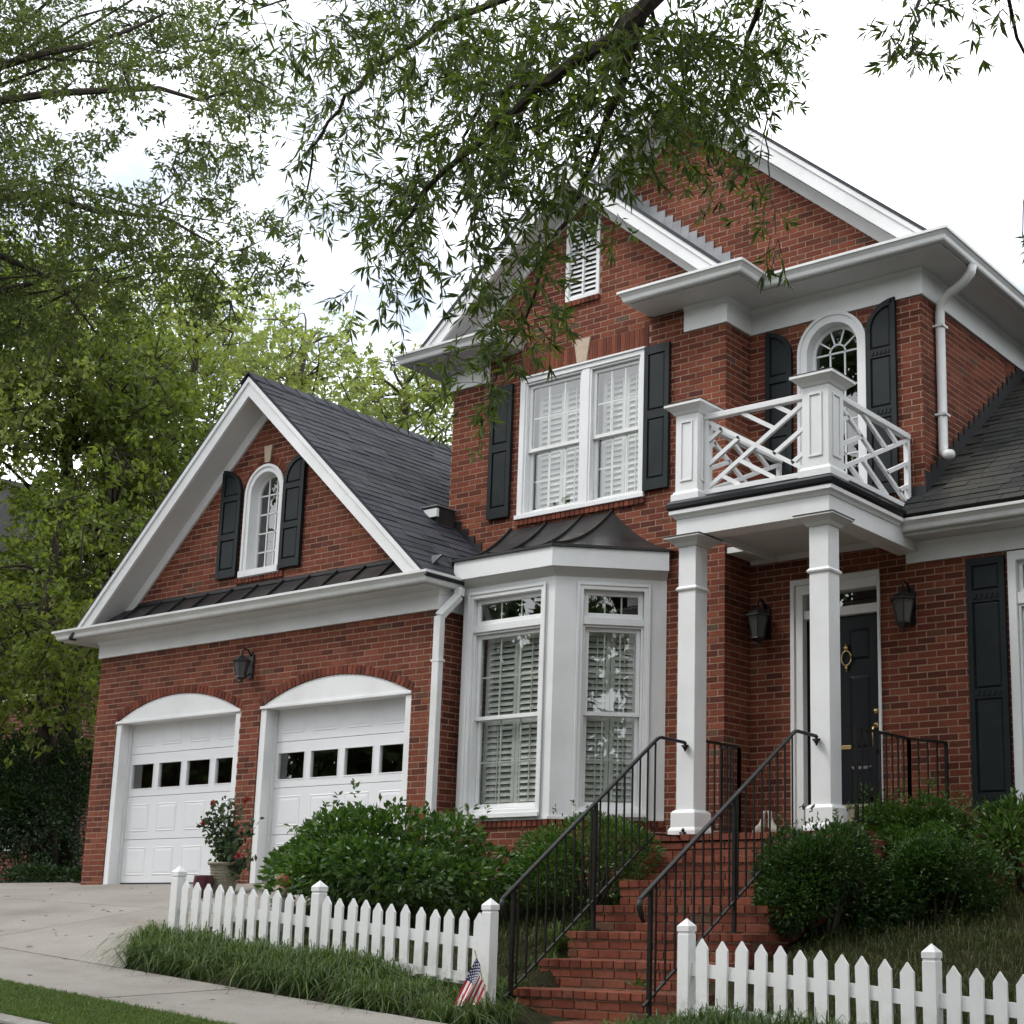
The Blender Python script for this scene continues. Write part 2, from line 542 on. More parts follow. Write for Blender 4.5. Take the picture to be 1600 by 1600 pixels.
    leaf('leaf_rose', (0.030, 0.055, 0.028), (0.052, 0.085, 0.042), (0.085, 0.12, 0.06), 0.25, 0.45)
    leaf('blade', (0.020, 0.038, 0.010), (0.040, 0.064, 0.016), (0.105, 0.095, 0.04), 0.3, 0.5)
    leaf('liriope', (0.040, 0.074, 0.020), (0.068, 0.115, 0.030), (0.125, 0.165, 0.055), 0.3, 0.4)
    leaf('verge', (0.075, 0.125, 0.028), (0.105, 0.165, 0.036), (0.15, 0.20, 0.052), 0.35, 0.55)
    t = NT('bark')
    col = t.ramp(t.noise(9, 6, 0.65, t.pos((1, 1, 0.25))), [(0.3, (0.032, 0.026, 0.020)), (0.7, (0.085, 0.07, 0.055))])
    t.bump(t.noise(22, 5, 0.7, t.pos((1, 1, 0.3))), 0.02, 0.7)
    M['bark'] = t.fin(col, 0.92, spec=0.15)
    t = NT('petal')
    M['petal'] = t.fin(t.ramp(t.N('NewGeometry').outputs['Random Per Island'], [(0, (0.28, 0.02, 0.025)), (1, (0.50, 0.10, 0.08))]), 0.55)
    t = NT('basket')
    M['basket'] = t.fin(t.ramp(t.noise(30, 4), [(0.3, (0.16, 0.15, 0.10)), (0.7, (0.27, 0.255, 0.18))]), 0.8)
    t = NT('plum_glaze')
    M['plum'] = t.fin((0.06, 0.012, 0.018), 0.3)
    t = NT('terracotta')
    M['terracotta'] = t.fin(t.ramp(t.noise(25, 4), [(0.3, (0.20, 0.062, 0.032)), (0.7, (0.33, 0.12, 0.06))]), 0.75)
    t = NT('cast_stone')
    M['caststone'] = t.fin(t.ramp(t.noise(30, 5), [(0.3, (0.33, 0.30, 0.25)), (0.7, (0.50, 0.47, 0.41))]), 0.85)
    t = NT('wood_pole')
    M['wood'] = t.fin((0.42, 0.32, 0.18), 0.6)
    for nm, c in (('flag_red', (0.40, 0.03, 0.045)), ('flag_white', (0.72, 0.69, 0.68)), ('flag_blue', (0.035, 0.045, 0.12))):
        t = NT(nm)
        M[nm] = t.fin(c, 0.8, spec=0.1)
    t = NT('litter')
    M['litter'] = t.fin((0.09, 0.06, 0.035), 0.9)


make_materials()
# ================================================================ the house
YG, XGL, XGR, ZG = 11.30, -17.20, -11.19, 0.315     # garage front wall, its corners, its floor
YM, XML, XMR = 12.39, -12.17, -8.22                  # projecting gabled bay of the main block
YR, XRR = 12.87, -6.17                               # recessed entrance wall and the right corner
ZP = 0.705                                           # porch floor
XW = 3.0                                             # right end of the low wing

house = empty('brick_house', (-10.0, 12.6, 0.0))
tag(house, 'two-storey red brick house with white trim and an attached two-door garage', 'house')


class Frame:
    """u along the wall, d out of the wall, z up"""

    def __init__(s, o, ud, nd):
        s.o, s.ud, s.nd = Vector((o[0], o[1], 0)), Vector((ud[0], ud[1], 0)).normalized(), Vector((nd[0], nd[1], 0)).normalized()

    def p(s, u, d, z):
        q = s.o + s.ud * u + s.nd * d
        return Vector((q.x, q.y, z))


def fbox(mb, fr, u0, u1, d0, d1, z0, z1):
    v = [fr.p(u, d, z) for z in (z0, z1) for (u, d) in ((u0, d0), (u1, d0), (u1, d1), (u0, d1))]
    return mb.add(v, [(0, 3, 2, 1), (4, 5, 6, 7), (0, 1, 5, 4), (1, 2, 6, 5), (2, 3, 7, 6), (3, 0, 4, 7)])


def fpoly(mb, fr, pts, d0, d1):
    """polygon [(u, z)] in the wall plane given thickness d0..d1"""
    return mb.prism([fr.p(u, d0, z) for u, z in pts], fr.nd * (d1 - d0))


def fring(mb, fr, outer, inner, d0, d1):
    """closed frame between two matching outlines [(u, z)]"""
    n = len(outer)
    b = len(mb.v)
    for d in (d0, d1):
        for L in (outer, inner):
            mb.v += [tuple(fr.p(u, d, z)) for u, z in L]
    o0, i0, o1, i1 = b, b + n, b + 2 * n, b + 3 * n
    for k in range(n):
        j = (k + 1) % n
        mb.f += [(o0 + k, o0 + j, i0 + j, i0 + k), (o1 + k, i1 + k, i1 + j, o1 + j), (o0 + k, o1 + k, o1 + j, o0 + j), (i0 + k, i0 + j, i1 + j, i1 + k)]
    return mb


def arch_pts(u0, u1, z0, zs, seg=16, inset=0.0):
    """outline of a round-headed opening"""
    r = (u1 - u0) / 2 - inset
    c = (u0 + u1) / 2
    P = [(u0 + inset, z0 + inset), (u1 - inset, z0 + inset)]
    for k in range(seg + 1):
        t = math.pi * k / seg
        P.append((c + r * math.cos(t), zs + r * math.sin(t)))
    return P


# ---- brickwork
CRS, MOD, JT = 0.0677, 0.2032, 0.0118
BRICKS = []          # (centre, frame, length, height, depth) of every brick, later sorted into parts and the rest
SPECIAL = []         # (corner list) of cut or radial bricks: always in the joined brickwork


def brick_wall(name, fr, z0, z1, spans, udir0=0.0):
    """running bond; spans(zmid) gives the stretches of wall along u on that course"""
    back = MB()
    k = math.floor(z0 / CRS)
    while k * CRS < z1 - 1e-6:
        zb, zt = max(z0, k * CRS), min(z1, (k + 1) * CRS)
        zm = (zb + zt) / 2
        off = udir0 + (MOD / 2 if k % 2 else 0)
        for a, b in spans(zm):
            if b - a < 0.005: continue
            back.add([fr.p(a, -0.0032, zb), fr.p(b, -0.0032, zb), fr.p(b, -0.0032, zt), fr.p(a, -0.0032, zt)], [(0, 1, 2, 3)])
            s = math.floor((a - off) / MOD) * MOD + off
            while s < b - 1e-6:
                u0, u1 = max(a, s + JT / 2), min(b, s + MOD - JT / 2)
                s += MOD
                if u1 - u0 < 0.02: continue
                jit = random.uniform(-0.0012, 0.0012)
                BRICKS.append((fr.p((u0 + u1) / 2, jit, zm), fr, u1 - u0, max(0.01, zt - zb - JT), zt - zb > CRS * 0.98 and u1 - u0 > MOD - JT - 1e-4))
        k += 1
    return back.build(name, M['mortar'], house)


def soldier(fr, u0, u1, z0, z1, n=None, d=0.004):
    """upright bricks side by side"""
    n = n or max(1, round((u1 - u0) / CRS))
    w = (u1 - u0) / n
    for i in range(n):
        SPECIAL.append([fr.p(u0 + i * w + JT / 2, d, z0), fr.p(u0 + (i + 1) * w - JT / 2, d, z0), fr.p(u0 + (i + 1) * w - JT / 2, d, z1), fr.p(u0 + i * w + JT / 2, d, z1), fr.nd])


def ring(fr, uc, zc, r0, r1, t0, t1, n, d=0.004):
    for i in range(n):
        a, b = t0 + (t1 - t0) * i / n, t0 + (t1 - t0) * (i + 1) / n
        ja, jb = JT / 2 / r0, JT / 2 / r0
        q = []
        for r, t in ((r0, a + ja), (r0, b - jb), (r1, b - jb), (r1, a + ja)):
            q.append(fr.p(uc + r * math.cos(t), d, zc + r * math.sin(t)))
        SPECIAL.append(q + [fr.nd])


def backing(fr, u0, u1, z0, z1, d=-0.0045):
    mb = MB()
    fbox(mb, fr, u0, u1, d - 0.02, d, z0, z1)
    mb.build('mortar_backing', M['mortar'], house)


def cut(spans, holes):
    out = []
    for a, b in spans:
        cur = [(a, b)]
        for h0, h1 in holes:
            nxt = []
            for p, q in cur:
                if h1 <= p or h0 >= q: nxt.append((p, q))
                else:
                    if h0 > p: nxt.append((p, h0))
                    if h1 < q: nxt.append((h1, q))
            cur = nxt
        out += cur
    return out


FG = Frame((0, YG), (1, 0), (0, -1))
FM = Frame((0, YM), (1, 0), (0, -1))
FR = Frame((0, YR), (1, 0), (0, -1))
GDO = [(-16.76, -14.34), (-13.99, -11.53)]           # garage openings
ZSPR, RISE = 2.32, 0.285
APX, APZ, SLG = -14.17, 6.36, 0.907                  # garage roof apex and slope
FAX, FAZ, SLF = -10.20, 8.47, 0.83                   # front gable
RAX, RAZ, SLR = -9.15, 9.42, 0.85                    # rear gable


def seg_arc(w):
    return (w * w / 4 + RISE * RISE) / (2 * RISE)


def garage_spans(z):
    sp = [(XGL, XGR)]
    holes = []
    for a, b in GDO:
        R = seg_arc(b - a)
        zc = ZSPR + RISE - R
        c = (a + b) / 2
        if z < ZSPR:
            holes.append((a, b))
            if z > ZSPR - 0.03: pass
        R1 = R + 0.06
        if z >= ZSPR - 0.02 and abs(z - zc) < R1:
            h = math.sqrt(R1 * R1 - (z - zc) ** 2)
            h = min(h, (b - a) / 2)
            holes.append((c - h, c + h))
    return cut(sp, holes)


GW = (-14.505, -13.825, 3.93, 4.955)                 # garage gable window: outer u0, u1, sill, spring


def round_hole(z, u0, u1, z0, zs, extra=0.0):
    c, r = (u0 + u1) / 2, (u1 - u0) / 2
    if z < z0: return []
    if z < zs: return [(u0, u1)]
    R = r + extra
    if z < zs + R:
        h = math.sqrt(R * R - (z - zs) ** 2)
        return [(c - h, c + h)]
    return []


def garage_gable_spans(z):
    h = (APZ - 0.36 - z) / SLG
    if h <= 0.02: return []
    return cut([(max(APX - h, XGL), min(APX + h, XGR))], round_hole(z, *GW, 0.05) + ([(-14.6, -13.73)] if 3.865 < z < 3.93 else []))


brick_wall('garage_front_wall', FG, 0.05, 3.20, garage_spans)
brick_wall('garage_gable_wall', FG, 3.66, 6.0, garage_gable_spans)
for a, b in GDO:
    R = seg_arc(b - a)
    zc = ZSPR + RISE - R
    th = math.asin((b - a) / 2 / R)
    ring(FG, (a + b) / 2, zc, R + 0.004, R + 0.1, math.pi / 2 - th, math.pi / 2 + th, 36)
ring(FG, (GW[0] + GW[1]) / 2, GW[3], 0.345, 0.44, 0, math.pi, 17)
soldier(FG, -14.6, -13.73, 3.862, 3.93, 13, 0.03)
FGS = Frame((XGR, 0), (0, 1), (1, 0))
brick_wall('garage_side_wall', FGS, 0.05, 3.36, lambda z: [(YG, YM)], 0.05)

MW = (-11.085, -9.265, 4.40, 6.125)                  # double window
VT = (-10.45, -9.95, 6.905, 7.90)                     # louvred vent


def main_spans(z):
    h = (FAZ - 0.33 - z) / SLF
    sp = [(max(XML, FAX - h), min(XMR, FAX + h))] if h > 0.02 else []
    holes = []
    if MW[2] - 0.065 < z < MW[3]: holes.append((MW[0], MW[1]))
    if MW[3] <= z < 6.362: holes.append((MW[0] - 0.03, MW[1] + 0.03))
    if 6.838 < z < VT[3]: holes.append((VT[0], VT[1]))
    if z < 3.60: holes.append((-11.85, -8.97))        # behind the bay window
    return cut(sp, holes)


brick_wall('main_front_wall', FM, -0.1, 8.2, main_spans, 0.03)
backing(FM, MW[0] - 0.05, MW[1] + 0.05, MW[3] - 0.03, 6.38)
backing(FM, MW[0] - 0.03, MW[1] + 0.03, MW[2] - 0.075, MW[2] + 0.01)
backing(FM, VT[0] - 0.02, VT[1] + 0.02, 6.83, VT[2] + 0.01)
backing(FG, -14.62, -13.71, 3.85, 3.94)
soldier(FM, MW[0] - 0.03, -10.26, MW[3] + 0.003, 6.358)
soldier(FM, -10.09, MW[1] + 0.03, MW[3] + 0.003, 6.358)
soldier(FM, MW[0] - 0.01, MW[1] + 0.02, MW[2] - 0.068, MW[2], None, 0.035)
soldier(FM, VT[0] - 0.01, VT[1] + 0.01, 6.842, VT[2], None, 0.035)
FMS = Frame((XMR, 0), (0, 1), (1, 0))
brick_wall('bay_return_wall', FMS, -0.1, 6.45, lambda z: [(YM, YR)], 0.09)

AW = (-7.60, -6.80, 4.2, 5.80)                       # arched balcony window
DR = (-7.70, -6.69, ZP, 3.35)                        # front door opening
LW = (-5.335, -4.0, 0.97, 3.37)                      # window of the low wing


def rec_spans(z):
    if z < 3.62:
        sp = [(XMR, XW)]
    elif z < 6.48:
        sp = [(XMR, XRR)]
    else:
        h = (RAZ - 0.36 - z) / SLR
        sp = [(max(XML, RAX - h), min(XRR, RAX + h))] if h > 0.02 else []
        # hidden behind the front gable roof
        hf = (FAZ - 0.10 - z) / SLF
        if hf > 0: sp = cut(sp, [(FAX - hf, FAX + hf)])
    holes = round_hole(z, *AW, 0.0)
    if DR[2] < z < DR[3]: holes.append((DR[0], DR[1]))
    if LW[2] < z < LW[3]: holes.append((LW[0], LW[1]))
    if z < 0.0: sp = cut(sp, [(XMR, -6.0)])
    return cut(sp, holes)


brick_wall('entrance_wall', FR, -0.5, 9.1, rec_spans, 0.0)
FRS = Frame((XRR, 0), (0, 1), (1, 0))
brick_wall('right_side_wall', FRS, 3.7, 6.48, lambda z: [(YR, 17.5)], 0.02)

# brick base of the bay window (front and right faces)
BAYD = 0.83
BY = YM - BAYD
BA, BB, BC, BD = (-8.95, YM), (-8.95 - BAYD, BY), (-11.06, BY), (-11.06 - BAYD, YM)
FB1 = Frame(BC, (1, 0), (0, -1))
FB2 = Frame(BB, (1, 1), (1, -1))
FB3 = Frame(BD, (1, -1), (-1, -1))
WB1, WB2 = BB[0] - BC[0], BAYD * math.sqrt(2)
for nm, f, w in (('bay_base_wall', FB1, WB1), ('bay_base_wall', FB2, WB2), ('bay_base_wall', FB3, WB2)):
    brick_wall(nm, f, -0.3, 0.86, lambda z: [(0.0, w)])
    soldier(f, 0.0, w, 0.862, 0.926, None, 0.02)


def box_verts(c, fr, l, h, dep=0.012):
    q = [fr.ud * (-l / 2), fr.ud * (l / 2)]
    zz = Vector((0, 0, h / 2))
    f = [c + q[0] - zz, c + q[1] - zz, c + q[1] + zz, c + q[0] + zz]
    return f + [p - fr.nd * dep for p in f]


BFACES = [(0, 1, 2, 3), (1, 5, 6, 2), (5, 4, 7, 6), (4, 0, 3, 7), (3, 2, 6, 7), (0, 4, 5, 1)]


def px_of(P):
    z = P.dot(FW)
    return CPX + FPX * P.dot(RT) / z, CPY - FPX * P.dot(UP) / z, z


def sort_bricks():
    """the 300 bricks that show largest become parts of their own, the rest one joined part"""
    vis = []
    for i, (c, fr, l, h, full) in enumerate(BRICKS):
        x, y, z = px_of(c)
        ok = full and 0 < x < 1600 and 0 < y < 1600
        ok = ok and ((fr is FR and ((1385 < x < 1510 and 900 < y < 1250) or (1405 < x < 1440 and 470 < y < 760) or (1180 < x < 1240 and 1010 < y < 1130))) or
                     (fr is FM and ((1055 < x < 1132 and 540 < y < 630) or (1090 < x < 1132 and 900 < y < 1130) or (710 < x < 765 and 650 < y < 840))) or
                     (fr is FG and 560 < x < 670 and 980 < y < 1200))
        if ok: vis.append((z, i))
    vis.sort()
    chosen = set(i for _, i in vis[:300])
    me = bpy.data.meshes.new('brick')
    cache = {}
    rest = MB()
    for i, (c, fr, l, h, full) in enumerate(BRICKS):
        if i in chosen:
            key = id(fr)
            if key not in cache:
                m = bpy.data.meshes.new('brick')
                m.from_pydata([tuple(v) for v in box_verts(Vector((0, 0, 0)), fr, l, h)], [], BFACES)
                m.materials.append(M['brick'])
                cache[key] = m
            wall = {id(FR): 'entrance_wall', id(FM): 'main_front_wall', id(FG): 'garage_front_wall'}[key]
            mesh_obj('brick', cache[key], None, bpy.data.objects[wall], c)
        else:
            rest.add(box_verts(c, fr, l, h), BFACES)
    for s in SPECIAL:
        f, nd = s[:4], s[4]
        rest.add(f + [p - nd * 0.03 for p in f], BFACES)
    o = rest.build('brickwork', M['brick'], house, fix=False)
    o['kind'] = 'stuff'


sort_bricks()

# ---- plain walls that close the shell (seen only past corners)
sh = MB()
sh.box(XGL, XGL + 0.2, YG + 0.02, 18.0, 0.0, 3.4).box(XGL, XGR, 17.8, 18.0, 0.0, 3.4)
sh.add([(XGL, 18, 3.4), (XGR, 18, 3.4), (APX, 18, 6.1)], [(0, 1, 2)])
sh.box(XML, XML + 0.2, YM + 0.02, 20.0, 0.0, 6.4).box(XML, XRR, 19.8, 20.0, 0.0, 6.4)
sh.add([(XML, 20, 6.4), (XRR, 20, 6.4), (RAX, 20, 9.0)], [(0, 1, 2)])
sh.box(XRR - 0.2, XRR - 0.02, 17.5, 20.0, 0.0, 6.4).box(XW - 0.2, XW, YR + 0.02, 18.0, -0.6, 3.6).box(XRR, XW, 17.8, 18.0, -0.6, 3.6)
sh.build('rear_wall', M['brick'], house)
fl = MB()
fl.box(XML + 0.2, XMR - 0.1, YM + 0.3, YR + 0.05, 3.45, 3.6).box(XML + 0.2, XRR - 0.2, YR + 0.051, 19.8, 3.45, 3.6).box(XML + 0.2, XW - 0.2, YR + 0.05, 17.8, 0.3, 0.45).box(XML + 0.2, XRR - 0.2, YR + 0.3, 19.8, 6.5, 6.6)
fl.box(-13.0, XGR, 12.6, 12.7, 0.3, 3.3).box(XML, -8.3, 15.5, 15.6, 0.4, 6.5).box(-8.2, XRR, 15.0, 15.1, 3.6, 6.5).box(XRR, XW, 15.5, 15.6, 0.4, 3.5)
fl.build('interior_floor', M['interior'], house)


# ---- roofs
def slope_slab(mb, x0, z0, x1, z1, ya, yb, t=0.03):
    """roof plane from (x0,z0) to (x1,z1), run from ya to yb"""
    n = Vector((-(z1 - z0), 0, (x1 - x0))).normalized()
    if n.z < 0: n = -n
    q = [Vector((x0, ya, z0)), Vector((x1, ya, z1)), Vector((x1, yb, z1)), Vector((x0, yb, z0))]
    return mb.prism([p - n * t for p in q], n * t)


def gable_roof(name, ax, az, xl, xr, zl, zr, ya, yb):
    mb = MB()
    slope_slab(mb, xl, zl, ax - 0.001, az, ya, yb, 0.035)
    slope_slab(mb, ax + 0.001, az, xr, zr, ya, yb, 0.035)
    return mb.build(name, M['shingle'], house)


def shingles(name, mat, parent, o, du, ds, nrm, lu, ls, expo=0.135, wid=0.33, thick=0.011, clip=None):
    """overlapping shingle tabs on a roof plane: o eave corner, du along the eave, ds up the slope"""
    mb = MB()
    o, du, ds, nrm = Vector(o), Vector(du).normalized(), Vector(ds).normalized(), Vector(nrm).normalized()
    rows = int(ls / expo)
    for r in range(rows):
        s0 = r * expo
        u = -random.uniform(0, wid)
        while u < lu:
            w = wid * random.uniform(0.7, 1.25)
            a, b = max(0, u), min(lu, u + w - 0.006)
            u += w
            if b - a < 0.03: continue
            if clip and not clip(o + du * (a + b) / 2 + ds * (s0 + expo / 2)): continue
            s1 = min(ls, s0 + expo * 1.5)
            th = thick * random.uniform(0.7, 1.4)
            lo = s0 - random.uniform(0, 0.008)
            p = [o + du * a + ds * lo, o + du * b + ds * lo, o + du * b + ds * s1, o + du * a + ds * s1]
            t = [p[0] + nrm * th, p[1] + nrm * th, p[2] + nrm * 0.002, p[3] + nrm * 0.002]
            mb.add(p[:2] + t, [(2, 3, 4, 5), (0, 1, 3, 2), (0, 2, 5), (1, 4, 3)])
    ob = mb.build(name, mat, parent, fix=False)
    ob['kind'] = 'stuff'
    return ob


GEX = 3.16                                           # half width of the garage roof at the rake
groof = gable_roof('garage_roof', APX, APZ, APX - 3.24, APX + GEX, APZ - 3.24 * SLG, APZ - GEX * SLG, 10.93, 18.1)
_ds = Vector((-1, 0, SLG))
shingles('shingle_field', M['shingle'], groof, (APX + GEX, 10.925, APZ - GEX * SLG), (0, 1, 0), _ds, (SLG, 0, 1), 5.2, GEX * math.sqrt(1 + SLG * SLG) - 0.05)
rc = MB()
for i in range(22):
    y = 10.93 + i * 0.24
    for sx in (-1, 1):
        rc.add([(APX, y - 0.02, APZ + 0.028), (APX + sx * 0.15, y - 0.02, APZ + 0.028 - 0.15 * SLG), (APX + sx * 0.15, y + 0.27, APZ + 0.014 - 0.15 * SLG), (APX, y + 0.27, APZ + 0.014),
                (APX, y - 0.02, APZ + 0.002), (APX + sx * 0.15, y - 0.02, APZ + 0.002 - 0.15 * SLG)], [(0, 1, 2, 3), (0, 4, 5, 1)])
rc.build('ridge_cap', M['shingle'], groof)
gable_roof('front_gable_roof', FAX, FAZ, FAX - 2.36, FAX + 2.30, FAZ - 2.36 * SLF, FAZ - 2.30 * SLF, 11.99, YR)
mroof = MB()
slope_slab(mroof, RAX - 3.4, RAZ - 3.4 * SLR, RAX - 0.001, RAZ, 12.47, 20.4)
slope_slab(mroof, RAX + 0.001, RAZ, RAX + 3.42, RAZ - 3.42 * SLR, 12.47, 20.4)
mroof.build('main_roof', M['shingle'], house)
WSL = 0.764
wz0 = 3.765
wr = MB()
n_ = Vector((0, -WSL, 1)).normalized()
q_ = [Vector((-6.36, 12.46, wz0)), Vector((XW + 0.3, 12.46, wz0)), Vector((XW + 0.3, 16.2, wz0 + 3.74 * WSL)), Vector((-6.36, 16.2, wz0 + 3.74 * WSL))]
wr.prism([p - n_ * 0.03 for p in q_], n_ * 0.03)
wr.add([(-6.36, 16.2, wz0 + 3.74 * WSL), (XW + 0.3, 16.2, wz0 + 3.74 * WSL), (XW + 0.3, 20, 3.6), (-6.36, 20, 3.6)], [(0, 1, 2, 3)])
wroof = wr.build('wing_roof', M['shingle_old'], house)
shingles('shingle_field', M['shingle_old'], wroof, (-6.36, 12.455, wz0 - 0.002), (1, 0, 0), (0, 1, WSL), (0, -WSL, 1), 4.2, 4.5, 0.135, 0.31, 0.012,
         lambda p: p.y < YR - 0.05 or p.x > XRR + 0.02)


# ---- rakes: fascia, crown strip, sloping soffit, frieze board on the brick
def clip_z(P, zc):
    out = []
    for i in range(len(P)):
        a, b = P[i - 1], P[i]
        if (a[2] >= zc) != (b[2] >= zc):
            t = (zc - a[2]) / (b[2] - a[2])
            out.append(tuple(a[k] + (b[k] - a[k]) * t for k in range(3)))
        if b[2] >= zc: out.append(b)
    return out


def rake(ax, az, sl, half_l, half_r, yf, yw, fw=0.22, fr_w=0.2, zc=-9.0, zcw=-9.0):
    for sx, hf in ((-1, half_l), (1, half_r)):
        ex = ax + sx * hf
        z = lambda x: az - 0.045 - abs(x - ax) * sl

        def band(name, y, top, bot, depth, mat, lim, parent):
            P = clip_z([(ax, y, z(ax) + top), (ex, y, z(ex) + top), (ex, y, z(ex) + bot), (ax, y, z(ax) + bot)], lim)
            return MB().prism(P, (0, depth, 0)).build(name, mat, parent)
        f = band('rake_fascia', yf, 0, -fw, 0.035, M['white'], zc, house)
        band('rake_crown', yf - 0.02, 0.004, -0.06, 0.018, M['white'], zc, f)
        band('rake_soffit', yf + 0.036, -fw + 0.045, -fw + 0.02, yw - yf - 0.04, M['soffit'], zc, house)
        band('rake_frieze', yw - 0.03, -fw + 0.018, -fw + 0.018 - fr_w, 0.045, M['white'], zcw, house)


rake(APX, APZ, SLG, 3.235, 3.155, 10.945, YG, 0.235, 0.16, 3.50, 3.70)
rake(FAX, FAZ, SLF, 2.30, 2.24, 12.02, YM, 0.21, 0.13, 6.57, 6.60)
rake(RAX, RAZ, SLR, 3.3, 3.34, 12.50, YR, 0.235, 0.15, 6.57, 6.50)


# ---- cornices
def gutter(path, zt, name='gutter', h=0.115, w=0.115):
    mb = MB()
    zb = zt - h
    prof = [(0.002, zb), (0.055, zb), (0.066, zb + 0.014), (0.074, zb + 0.05), (0.098, zb + 0.078), (w, zb + 0.088), (w, zt), (w - 0.012, zt), (w - 0.012, zt - 0.012), (0.01, zt - 0.03), (0.002, zt - 0.01)]
    mb.sweep(prof, path)
    g = mb.build(name, M['gutter'], house)
    return g


def frieze(path, z0, z1, t=0.028):
    mb = MB()
    mb.sweep([(0.001, z0), (t, z0), (t, z1 - 0.05), (t + 0.006, z1 - 0.045), (t + 0.014, z1 - 0.02), (t + 0.026, z1), (0.001, z1)], path)
    return mb.build('frieze_board', M['white'], house)


def plates(name, z0, z1, rects, mat=None):
    mb = MB()
    for x0, x1, y0, y1 in rects: mb.box(x0, x1, y0, y1, z0, z1)
    return mb.build(name, mat or M['soffit'], house)


# garage
gutter([(-17.64, 13.2), (-17.64, 11.02), (-11.115, 11.02), (-11.115, YM - 0.002)], 3.535)
frieze([(XGL, 13.2), (XGL, YG), (XGR, YG), (XGR, YM - 0.002)], 3.185, 3.395)
plates('soffit', 3.396, 3.425, [(-17.64, -11.117, 11.022, YM - 0.003)])
plates('fascia_board', 3.427, 3.52, [(-17.62, -11.12, 11.024, 11.045), (-11.14, -11.12, 11.047, YM - 0.003), (-17.62, -17.6, 11.047, 13.2)], M['white'])
pr = MB()                                            # metal pent roof between gutter and gable brick
pr.prism([(-17.45, 10.99, 3.50), (-17.45, YG + 0.01, 3.80), (-17.45, YG + 0.01, 3.775), (-17.45, 10.99, 3.475)], (6.28, 0, 0))
pent = pr.build('pent_roof', M['metalroof'], house)
for i in range(13):
    x = -16.95 + i * 0.46
    MB().bar((x, 10.99, 3.515), (x, YG, 3.812), 0.022, 0.03).build('standing_seam', M['metalroof'], pent)
plates('pent_flashing', 3.795, 3.835, [(-16.8, -11.6, YG - 0.012, YG - 0.001)], M['flash_black'])
# upper cornice
XF = 0.42
gutter([(XML - XF, 20.2), (XML - XF, YM - XF + 0.02), (-11.14, YM - XF + 0.02), (-11.14, YM - 0.002)], 6.585)
gutter([(-9.19, YM - 0.002), (-9.19, YM - XF + 0.02), (-7.80, YM - XF + 0.02), (-7.80, YR - XF + 0.02), (-5.75, YR - XF + 0.02), (-5.75, 20.2)], 6.585)
frieze([(XML, 20.0), (XML, YM), (-11.58, YM)], 6.17, 6.45)
frieze([(-8.75, YM), (XMR, YM), (XMR, YR), (XRR, YR), (XRR, 20.0)], 6.17, 6.45)
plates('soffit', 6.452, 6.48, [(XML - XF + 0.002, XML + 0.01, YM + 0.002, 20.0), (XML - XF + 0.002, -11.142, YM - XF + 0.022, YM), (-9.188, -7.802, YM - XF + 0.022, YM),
                               (XMR - 0.01, -7.802, YM + 0.002, YR - XF + 0.018), (XMR - 0.01, -5.752, YR - XF + 0.022, YR), (XRR - 0.01, -5.752, YR + 0.002, 20.0)])
plates('fascia_board', 6.482, 6.57, [(XML - XF + 0.003, XML - XF + 0.02, YM - XF + 0.045, 20.0), (XML - XF + 0.003, -11.145, YM - XF + 0.023, YM - XF + 0.043), (-9.185, -7.805, YM - XF + 0.023, YM - XF + 0.043),
                                     (-7.825, -7.805, YM - XF + 0.045, YR - XF + 0.02), (-7.80, -5.755, YR - XF + 0.023, YR - XF + 0.043), (-5.775, -5.755, YR - XF + 0.045, 20.0)], M['white'])
for x0, x1 in ((XML - XF + 0.02, -11.15), (-9.17, -7.82)):
    MB().prism([(x0, YM - XF + 0.05, 6.565), (x0, YM - 0.001, 6.66), (x0, YM - 0.001, 6.585), (x0, YM - XF + 0.05, 6.545)], (x1 - x0, 0, 0)).build('return_roof', M['flash_grey'], house)
# low wing
gutter([(-6.37, YR - 0.004), (-6.37, 12.57), (XW + 0.3, 12.57)], 3.735)
frieze([(-6.385, YR), (XW, YR)], 3.385, 3.585)
plates('soffit', 3.587, 3.615, [(-6.365, XW, 12.572, YR - 0.002)])
plates('fascia_board', 3.617, 3.72, [(-6.36, XW, 12.575, 12.595)], M['white'])

# ---- flashings
st = MB()
for i in range(18):                                   # grey steps where the front gable roof meets the rear gable
    x = FAX + 0.25 + i * 0.1135
    z = FAZ + 0.0 - (x - FAX) * SLF
    st.box(x, x + 0.112, YR - 0.016, YR - 0.002, z - 0.13, z + 0.10)
st.build('step_flashing', M['flash_grey'], house)
st = MB()
for i in range(10):                                   # black steps where the garage roof meets the main wall
    x = XML + 0.0 + i * 0.112
    z = APZ - (x + 0.112 - APX) * SLG
    st.box(x, x + 0.111, YM - 0.016, YM - 0.002, z - 0.02, z + 0.17)
st.build('step_flashing', M['flash_black'], house)
st = MB()
for i in range(23):                                   # black steps along the wing roof
    y = YR - 0.01 + i * 0.135
    z = wz0 + (y - 12.46) * WSL
    st.box(XRR + 0.002, XRR + 0.016, y, y + 0.134, z - 0.03, z + 0.24)
st.box(-6.40, XRR + 0.016, YR - 0.018, YR - 0.004, 3.9, 4.16)
st.build('step_flashing', M['flash_black'], house)
